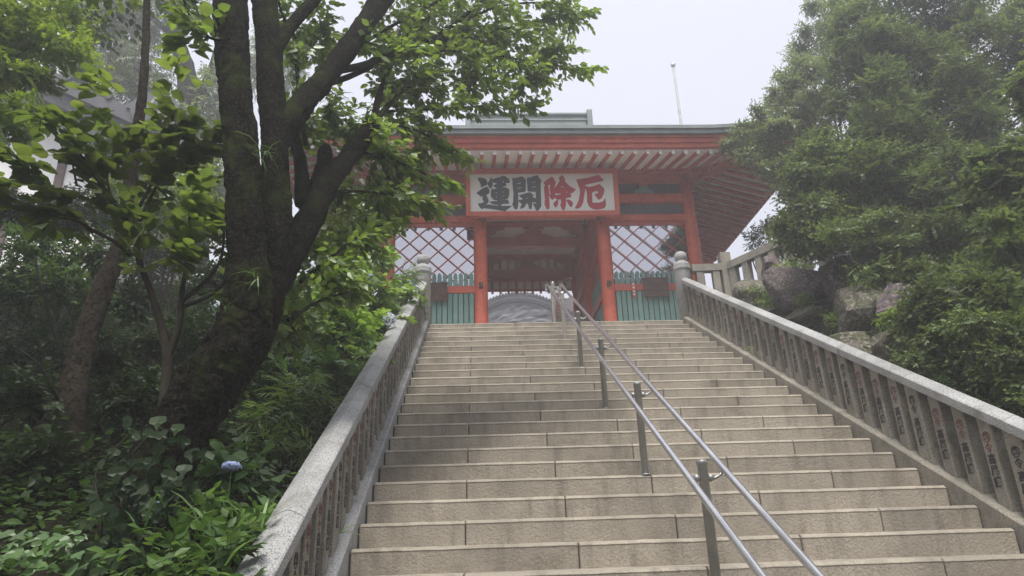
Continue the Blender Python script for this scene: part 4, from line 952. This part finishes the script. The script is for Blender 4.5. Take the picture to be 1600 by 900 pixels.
# broad leaved sapling
sa = empty('broad_leaf_sapling', PX(258, 650, -8.0), 'dark stemmed sapling with large toothed leaves between the slim tree and cherry', 'sapling')
STM = [[(252,680,-8.1,18),(258,620,-8.1,18),(262,560,-8.1,17),(252,510,-8.1,12),(235,455,-8.15,11),(218,410,-8.2,10),(208,365,-8.2,9),(175,310,-8.3,7),(140,265,-8.4,6),(118,228,-8.5,4)],
 [(262,560,-8.1,12),(280,505,-8.1,11),(284,460,-8.1,9),(290,420,-8.15,6),(296,370,-8.2,5),(296,300,-8.3,4)],[(208,370,-8.2,7),(212,335,-8.2,6),(235,290,-8.2,5),(248,240,-8.3,4),(275,200,-8.3,3)],[(218,345,-8.2,5),(240,300,-8.15,5),(262,265,-8.1,4),(300,235,-8.1,4),(335,205,-8.1,3)],
 [(146,362,-8.3,7),(118,338,-8.3,6),(75,295,-8.4,5),(40,258,-8.5,4),(10,232,-8.5,3)],[(205,400,-8.2,7),(176,376,-8.25,6),(146,360,-8.3,6),(120,345,-8.35,5),(60,330,-8.4,4),(0,300,-8.5,3)],[(175,310,-8.3,4),(168,270,-8.35,3),(190,215,-8.4,3)],
 [(284,470,-8.1,8),(320,440,-8.05,7),(345,405,-8.0,5),(350,360,-8,4)],[(284,480,-8.1,7),(330,460,-8.05,6),(360,430,-8,4)],[(120,290,-8.4,4),(112,250,-8.4,3),(100,200,-8.5,2)]]
TP = []; TD = []; TLn = []
for pts in STM:
    P = [PX(a, b, c) for a, b, c, w in pts]; R = [w*(c-CAM[1])/F/2 for a, b, c, w in pts]; P, R = smooth_path(P, R, 5); MB().tube(P, R, 7, True, .08).build('stem', TWIG, sa, True)
    for i in range(int(len(P)*.5), len(P)):
        TP.append(P[i]); TD.append(nz(P[i]-P[i-1])+rng.normal(0, .5, 3)*np.array([1, 1, .5])); TLn.append(rng.uniform(.08, .2))
TP = np.array(TP); TD = np.array(TD); TLn = np.array(TLn)
TD[:, 2] *= .5; fr = [sprays(TP, TD, TLn, 4, .115, 65, .10, jit=.14, flat=.12)]
SP = [(60,180,-8.5,50,22,.15),(150,150,-8.4,50,25,.15),(230,200,-8.4,60,35,.2),(120,215,-8.4,70,30,.2),(280,170,-8.3,50,40,.2),(60,250,-8.5,50,35,.2),(200,270,-8.3,60,40,.2),(290,260,-8.1,45,40,.2),(140,320,-8.3,60,20,.2),(310,310,-8.1,40,30,.2),(40,300,-8.5,40,22,.2),(240,350,-8.2,60,30,.2),(310,380,-8,35,30,.2),(90,350,-8.3,40,14,.2),(270,120,-8.4,30,20,.1),(300,60,-8.3,30,40,.15),(285,215,-8.3,40,30,.2),(190,175,-8.4,40,20,.2)]
P, U, _ = lobe_pts(SP, 85, .8); D = nz(U*.5+rng.normal(0, .5, P.shape)*np.array([1, 1, .2]))*np.array([1, 1, .4]); Ls = rng.uniform(.10, .2, len(P))
fr.append(sprays(P, D, Ls, 4, .115, 65, .10, jit=.14, flat=.12)); twigs('twigs', P, D, Ls, .002, TWIG, sa, .3)
leaves(sa, T_BR, cat(fr), L_SA, 300)

# top-left maple, misty tree, yellow shrub, evergreen shrubs
def simple_tree(name, label, base, lobes, dens, m, tmpl, size, tr_r, bark=GREYB, singles=0, group=None, **kw):
    r_ = empty(name, base, label, 'tree', group); Cs = crown(r_, lobes, dens, m, tmpl, size, singles=singles, **kw)
    b = np.array(base, float); cen = np.mean(Cs, 0); tp = b+(cen-b)*.55
    P_, R_ = smooth_path([b-[0, 0, .3], b+(tp-b)*.5+[.05, .05, 0], tp], [tr_r, tr_r*.8, tr_r*.6], 7); MB().tube(P_, R_, 14, True, .12).build('trunk', bark, r_, True); limbs(r_, tp, Cs, tr_r*.35, TWIG); return r_
simple_tree('maple_tree', 'yellow green maple hanging into the top left corner of the view', (-6.3, -5.2, ground_z(-6.3, -5.2)),
  [(40,50,-5.5,90,50,.6),(110,80,-5.5,45,30,.4),(10,110,-5.6,50,30,.4),(30,170,-6.5,40,22,.3),(20,205,-6.5,45,16,.3),(100,15,-5.4,60,30,.5),(-40,80,-5.6,80,100,.8),(70,125,-5.5,35,15,.3),(0,190,-6.5,40,30,.3)], 900, L_MY, T_MP, .06, .12, singles=200, L=.28, nleaf=8, droop=.25, flat=.2, tr=.002)
ms = empty('misty_tree', PX(305, 420, 5.0), 'tall pale misty tree with narrow leaves behind the left building roof', 'tree')
woodpath(ms, 'trunk', [(305,420,5,44),(304,260,5,42),(300,180,5,40),(290,110,5,34),(276,60,5,26),(262,0,5,22),(255,-80,5,18)], BARK, 14, .1)
woodpath(ms, 'limb', [(300,170,5,26),(330,120,5,22),(345,60,5,18),(350,-40,5,14)], BARK, 10, .1); woodpath(ms, 'limb', [(276,60,5,14),(240,30,5,10),(200,0,5,7),(160,-30,5,5)], BARK, 8, .1)
crown(ms, [(230,150,5,60,35,1.),(130,110,4.6,50,30,.9),(210,30,5,80,45,1.2),(160,80,5,50,45,1.),(220,110,5,60,40,1.),(150,20,5,60,40,1.),(250,-30,5,110,40,1.3),(320,230,5,30,60,1.),(430,100,6,60,80,1.),(480,260,6,60,60,1.),(620,270,6,20,50,.8)], 300, L_MF, T_NA, .22, L=.6, nleaf=9, droop=.7, tr=.008)
crown(ms, [(300,200,5,50,40,.8),(340,150,5,40,60,.8),(230,220,4.8,60,30,.8)], 500, L_MF, T_OV, .10, L=.4, nleaf=8)
plant('yellow_shrub', 'yellow green shrub glowing behind the sapling stems left of the cherry', 'shrub', [(280,300,-2.5,60,50),(230,340,-2.6,50,40),(320,350,-2.6,40,40),(180,290,-2.6,40,25),(330,270,-2.4,30,40)], 700, L_MY, T_OV, .075, L=.25, nleaf=7, stems=.02)
EV = [([(50,390,-5,70,45),(20,450,-5.1,50,50),(90,440,-5.2,40,40)],'glossy small leaved shrub in the left shade under the white wall'),([(150,400,-4.6,50,40),(140,470,-5,40,40)],'small leaved shrub just left of the slim scaly trunk'),([(210,470,-5.4,40,40),(230,540,-5.6,45,30),(190,590,-5.8,40,40)],'dark shrub between the slim tree and the sapling stem'),
      ([(300,520,-5.4,50,50),(330,600,-5.8,50,40)],'dim evergreen shrub behind the sapling fork'),([(40,560,-5.5,70,50),(60,650,-5.7,70,60),(20,740,-6,60,60)],'black green thicket at the far left edge'),([(330,440,-4.4,50,50),(360,520,-4.6,50,50)],'shaded bush directly behind the bend of the cherry trunk'),([(200,680,-6.3,60,60),(180,760,-6.6,60,50)],'dark undergrowth behind the ivy covered trunk foot'),([(420,620,-5.6,50,60),(400,700,-6.2,50,50)],'dim shrub right of the leaning cherry trunk')]
EV += [([(90,560,-3.5,110,60),(60,640,-3.8,90,70),(180,640,-4,70,70)],'deep dark thicket on the slope far behind the slim tree'),([(300,680,-6.6,60,50),(330,760,-7,60,40)],'dark shrub in the shade under the leaning cherry trunk'),([(60,820,-6.8,80,50),(150,850,-7.2,60,40)],'low dark shrub behind the foot of the slim tree'),([(560,640,-4.4,40,50),(500,700,-5.6,40,50)],'dark shrub between the bamboo grass and the left balustrade'),
       ([(130,330,-1.5,80,40),(60,350,-1.5,60,40)],'dim hedge below the white wall of the left building'),([(430,560,-5,50,60)],'dark bush in the gap between cherry fork and hydrangeas')]
for k_, (lo, lab) in enumerate(EV): plant('evergreen_shrub', lab, 'shrub', lo, 1400, L_GR if k_ < 2 else L_DK, T_OV, .06, group='dark shrubs left of the stairs', L=.2, nleaf=8, shell=.55)

# hydrangeas along the left balustrade
def bloom(px, py, Y, r, m, label, flat=1.):
    c = PX(px, py, Y); r_ = empty('hydrangea_bloom', c, label, 'flower', 'hydrangea blooms'); n = 150
    u = nz(rng.normal(0, 1, (n, 3))); P = c+u*r*rng.uniform(.75, 1.08, (n, 1))*np.array([1, 1, flat]); D = nz(np.cross(u, rng.normal(0, 1, (n, 3))))
    leaves(r_, T_SM, (P-D*r*.16, D, u, np.full(n, r*.42)), m, 0, name='petal', sname='petals')
    MB().lathe([(.1*r, -.7*r*flat), (.7*r, -.3*r*flat), (.7*r, .3*r*flat), (.1*r, .7*r*flat)], c, 10).build('core', L_HD, r_, True)
    MB().tube([c-np.array([0, 0, .3]), c-np.array([0, 0, r*.3])], [.004, .004], 6).build('stalk', L_HD, r_)
HY = [([(525,445,-3.9,55,36),(600,455,-2.9,28,36),(622,498,-3.25,15,18),(640,462,-2.2,14,20)],L_HY,'bright leafy hydrangea spilling over the upper left coping',.10),([(575,555,-4.7,26,26),(535,520,-4.6,40,30)],L_HY,'fresh green hydrangea shoots leaning on the left coping below the pale bloom',.09),
      ([(545,430,-3.2,50,45),(590,400,-2.8,35,30),(520,385,-3.,45,30)],L_HY,'bright hydrangea bush with a round blue bloom beside the upper balustrade',.105),
      ([(500,500,-4.6,55,50),(560,510,-4.4,40,40)],L_HY,'hydrangea bush overhanging the middle of the left coping',.105),
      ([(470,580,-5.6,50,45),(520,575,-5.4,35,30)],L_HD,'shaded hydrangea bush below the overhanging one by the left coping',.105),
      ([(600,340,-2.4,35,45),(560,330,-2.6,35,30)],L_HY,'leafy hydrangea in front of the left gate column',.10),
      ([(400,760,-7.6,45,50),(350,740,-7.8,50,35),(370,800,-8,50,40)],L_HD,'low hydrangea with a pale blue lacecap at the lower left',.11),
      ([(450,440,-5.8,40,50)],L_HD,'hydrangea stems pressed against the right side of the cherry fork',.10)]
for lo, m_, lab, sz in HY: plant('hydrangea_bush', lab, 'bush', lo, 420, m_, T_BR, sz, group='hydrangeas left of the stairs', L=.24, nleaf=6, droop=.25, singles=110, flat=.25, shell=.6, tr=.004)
for b in ((578,436,-3.5,.085,PETAL,'round blue hydrangea bloom facing the stairs'),(608,500,-3.9,.09,PETALW,'pale hydrangea bloom lying on the left coping'),(527,397,-3.6,.09,PETALW,'pale violet bloom high in the bush near the cherry'),(586,410,-3.3,.06,PETALW,'small whitish bloom above the round blue one'),(572,519,-4.4,.05,PETALW,'tiny pinkish bloom left of the one on the coping'),
          (362,728,-8.2,.055,PETAL,'flat blue lacecap bloom at the lower left',.4),(246,795,-8.6,.035,PETAL,'tiny blue bloom near the ivy at the trunk foot'),(340,482,-5.2,.09,PETALW,'dim violet bloom glimpsed behind the trunk bend'),(453,445,-6.,.07,L_HD,'green unopened hydrangea head beside the cherry fork')): bloom(*b)
def cover(name, label, x0, x1, y0, y1, n, m, tmpl, size, h=.4, bias=1.):
    r_ = tag(bpy.data.objects.new(name, None), label, 'undergrowth'); link(r_)
    x = rng.uniform(x0, x1, n); y = rng.uniform(y0, y1, n); z = np.array([ground_z(a, b) for a, b in zip(x, y)])+rng.uniform(0, 1, n)**1.5*h*(.5+.8*np.array([abs(mnoise.noise(Vector((a*1.3, b*1.3, 5))))*2 for a, b in zip(x, y)]))
    D = nz(np.stack([rng.normal(0, 1, n), rng.normal(-.3, 1, n), rng.uniform(-.2, .7, n)], 1)); Nn = nz(np.stack([rng.normal(0, .3, n), rng.normal(-.2, .3, n), np.ones(n)], 1))
    P = np.stack([x, y, z], 1); bulk(name+'_leaves', tmpl, (P, D, Nn, size*rng.uniform(.5, 1.2, n)), m, r_); r_['kind'] = 'stuff'
cover('undergrowth', 'dark leafy undergrowth covering the left bank', -7.5, -.35, -10.5, .5, 26000, L_DK, T_OV, .085, .45)
cover('undergrowth', 'weeds and low leaves between the left coping and the cherry tree', -2.2, -.3, -9.6, -.2, 9000, L_GR, T_OV, .075, .40)
cover('undergrowth', 'low weeds covering the right bank above the coping', W+.35, 9.5, -9.5, -.8, 16000, L_GR, T_OV, .05, .16)
EV_X = [([(250,250,0,60,30),(180,230,0,50,25),(300,330,-.5,50,50),(240,400,-1,60,40)],'hazy bush filling the gap under the eave end of the left building'),([(30,330,-4.2,70,30),(110,350,-4,50,30)],'leafy shrub top in front of the white wall'),([(40,620,-7.4,60,40),(60,720,-7.6,60,50)],'black leaved bush at the left edge in front of the thicket'),([(210,620,-7,50,40),(160,560,-6.6,40,40)],'dark bush between slim tree and sapling foot'),([(330,560,-7.2,30,30)],'small dark bush tucked behind the cherry bend')]
for lo, lab in EV_X: plant('evergreen_shrub', lab, 'shrub', lo, 1500, L_DK, T_OV, .065, group='dark shrubs left of the stairs', L=.2, nleaf=8, shell=.6)
# bamboo grass
BB = [([(632,440,-1.4,30,26),(655,470,-1.2,14,26),(615,470,-1.8,26,26)],'light bamboo grass spilling round the left newel post',.13),([(470,610,-6.2,45,35),(440,660,-6.5,45,40),(500,640,-6.1,25,25)],'narrow leaved bamboo grass beside the lower left coping',.15),([(470,700,-6.7,25,25),(420,690,-6.8,40,30)],'sparse bamboo grass under the leaning trunk',.14),([(560,590,-5.1,22,20)],'thin grass leaves leaning over the left coping',.13)]
for lo, lab, sz in BB: plant('bamboo_grass', lab, 'grass', lo, 520, L_BA, T_NA, sz, group='bamboo grass left of the stairs', L=.25, nleaf=8, droop=.3, ang=40, singles=80, tr=.003)
# ground plants at lower left
gl2 = empty('ground_plants', PX(300, 860, -8.6), 'mixed leafy ground cover and long grass blades at the lower left foot', 'plants')
crown(gl2, [(270,860,-8.7,70,30,.3),(350,860,-8.7,60,35,.3),(320,800,-8.4,60,30,.3),(400,840,-8.4,35,40,.3),(240,900,-8.9,90,30,.3),(360,920,-8.9,90,30,.3)], 420, L_GR, T_OV, .075, L=.16, nleaf=6, droop=.15, singles=150, flat=.3, tr=.002)
n = 80; P = np.array([PX(random.uniform(210, 420), random.uniform(800, 905), random.uniform(-8.9, -8.2)) for _ in range(n)]); D = nz(np.stack([rng.normal(0, .7, n), rng.normal(-.1, .4, n), rng.uniform(.1, 1, n)], 1))
leaves(gl2, T_BL, (P, D, nz(np.array([[0, 0, 1.]])+rng.normal(0, .2, (n, 3))), .19*rng.uniform(.5, 1.1, n)), L_HD, 60, name='blade', sname='blades')
n = 70; ce = empty('heart_leaf_plants', PX(100, 860, -8.6), 'heart shaped yellowish leaves in the bottom left corner', 'plants')
P = np.array([PX(random.uniform(-10, 130), random.uniform(830, 890), random.uniform(-8.9, -8.4)) for _ in range(n)]); D = nz(np.stack([rng.normal(0, .8, n), rng.normal(-.6, .4, n), rng.uniform(-.7, .1, n)], 1))
leaves(ce, T_IV, (P, D, nz(np.stack([rng.normal(0, .3, n), -.6+rng.normal(0, .2, n), np.full(n, .8)], 1)), .07*rng.uniform(.5, 1.2, n)), L_HD, 70)
# ivy on the trunk foot
iv = empty('ivy', PX(200, 800, -8.6), 'dark ivy leaves climbing the foot of the mossy cherry trunk', 'ivy'); n = 190
P = []
for _ in range(n):
    t = random.random(); px = 130+110*t+random.uniform(-40, 75); py = 890-215*t+random.uniform(-30, 60); P.append(PX(px, py, -8.62+random.uniform(-.08, .12)))
P = np.array(P); D = nz(np.stack([rng.normal(0, .5, n), rng.normal(-.3, .2, n), -np.ones(n)], 1)); leaves(iv, T_IV, (P, D, nz(np.stack([rng.normal(0, .35, n), -np.ones(n), rng.uniform(-.1, .8, n)], 1)), .075*rng.uniform(.5, 1.25, n)), L_IV, 190)
for k in range(3):
    x = 140+k*30; woodpath(iv, 'vine', [(x, 900, -8.55, 3), (x+20, 820, -8.5, 3), (x+10+10*k, 740, -8.45, 3), (x+60, 680, -8.4, 2)], TWIG, 5, 0)
# weeds in the joints of the left balustrade
for (px, py, Y), n, L, lab in (((528,833,-8.0),5,.16,'long blade of grass sticking out between the lowest left balusters'),((640,610,-5.6),12,.10,'small weed in the upper left baluster gap'),((660,640,-6.0),8,.08,'tiny weed on the left curb ledge'),((1172,548,-3.4),14,.10,'little green weed between the right balusters')):
    X_ = .02 if px < 900 else W+.03; c = at(px, py, x=X_); r_ = empty('weed', c, lab, 'weed', 'weeds in the balustrade joints')
    D = nz(np.stack([rng.normal(.5 if px < 900 else -.5, .5, n), rng.normal(0, .4, n), rng.uniform(-.2, .9, n)], 1)); leaves(r_, T_BL, (np.repeat(c[None], n, 0), D, nz(np.array([[0, 0, 1.]])+rng.normal(0, .2, (n, 3))), L*rng.uniform(.6, 1.1, n)), L_BA, n, name='blade', minpx=0)
# forest behind the camera (mirrored in the gate windows, shades the lowest steps)
for i, (x, y, h, R) in enumerate(((9.2, -16, 7.2, 3.5), (13, -12, 8, 2.5), (-10, -12, 6, 3), (-2.5, -17, 5, 3.6), (3.2, -19, 6, 3.8), (-6.5, -15, 3.5, 3))):
    b = (x, y, ground_z(x, y)); r_ = empty('cedar_tree', b, 'tall forest tree standing %s' % ['mirrored in the right gate window', 'far right beyond the maples', 'in the dark wood at far left', 'behind the viewer on the left', 'straight behind the viewer down the path', 'low and dark beside the path behind the viewer', 'down the path behind the viewer'][i], 'tree', 'forest trees round the stairs')
    c0 = np.array([x, y, b[2]+h]); n = 330; u = nz(rng.normal(0, 1, (n, 3))); P = c0+u*(rng.uniform(0, 1, n)**.5)[:, None]*np.array([R, R, R*1.3]); D = nz(u+rng.normal(0, .4, u.shape)); Ls = rng.uniform(.6, 1.1, n)
    leaves(r_, T_OV, sprays(P-D*.5, D, Ls, 9, .26, 55, .3), L_DK); P_, R_ = smooth_path([np.array(b)-[0, 0, .5], np.array(b)+[.1, 0, h*.5], c0], [.25, .18, .08], 6); MB().tube(P_, R_, 12, True, .1).build('trunk', GREYB, r_, True)
for (x, y, z, R, H, lab) in ((-4.5, -9.5, 2.2, 3.0, 1.4, 'broad tree arching over the dark left bank'), (-6.5, -5., 4.2, 3.2, 1.5, 'broad tree shading the far left thicket')):
    b = (x-3.5 if x > 0 else x-1.5, y-1.5 if x > 0 else y, 0); b = (b[0], b[1], ground_z(b[0], b[1]) if x < 0 else -5.6); r_ = empty('canopy_tree', b, lab, 'tree', 'forest trees round the stairs')
    c0 = np.array([x, y, z]); n = 900; u = nz(rng.normal(0, 1, (n, 3))); P = c0+u*(rng.uniform(0, 1, n)**.5)[:, None]*np.array([R, R*.8, H]); D = nz(u*np.array([1, 1, .3])+rng.normal(0, .4, u.shape)); Ls = rng.uniform(.5, .8, n)
    leaves(r_, T_OV, sprays(P-D*.3, D, Ls, 8, .15, 55, .3), L_DK); P_, R_ = smooth_path([np.array(b)-[0, 0, .5], np.array(b)*.6+c0*.4+[-.3, 0, .5], c0], [.2, .15, .06], 6); MB().tube(P_, R_, 12, True, .1).build('trunk', GREYB, r_, True)
    limbs(r_, c0-[0, 0, .4], [c0+np.array([math.cos(a)*R*.7, math.sin(a)*R*.55, 0]) for a in np.linspace(0, 5.6, 7)], .06, GREYB)
# ------------------------------------------------------------------ mist
if HAZE_DENS:
    hm = bpy.data.materials.new('haze'); hm.use_nodes = True; n_ = hm.node_tree.nodes; n_.remove(n_['Principled BSDF']); pv = n_.new('ShaderNodeVolumePrincipled')
    pv.inputs['Color'].default_value = (.93, .94, 1, 1); pv.inputs['Density'].default_value = HAZE_DENS; pv.inputs['Anisotropy'].default_value = HAZE_G
    hm.node_tree.links.new(pv.outputs[0], n_['Material Output'].inputs['Volume'])
    hb = MB().box(-66, 66, -66, 66, -8.5, 16.5).build('haze', hm); tag(hb, 'thin white mist drifting over the whole hillside', kind='stuff')
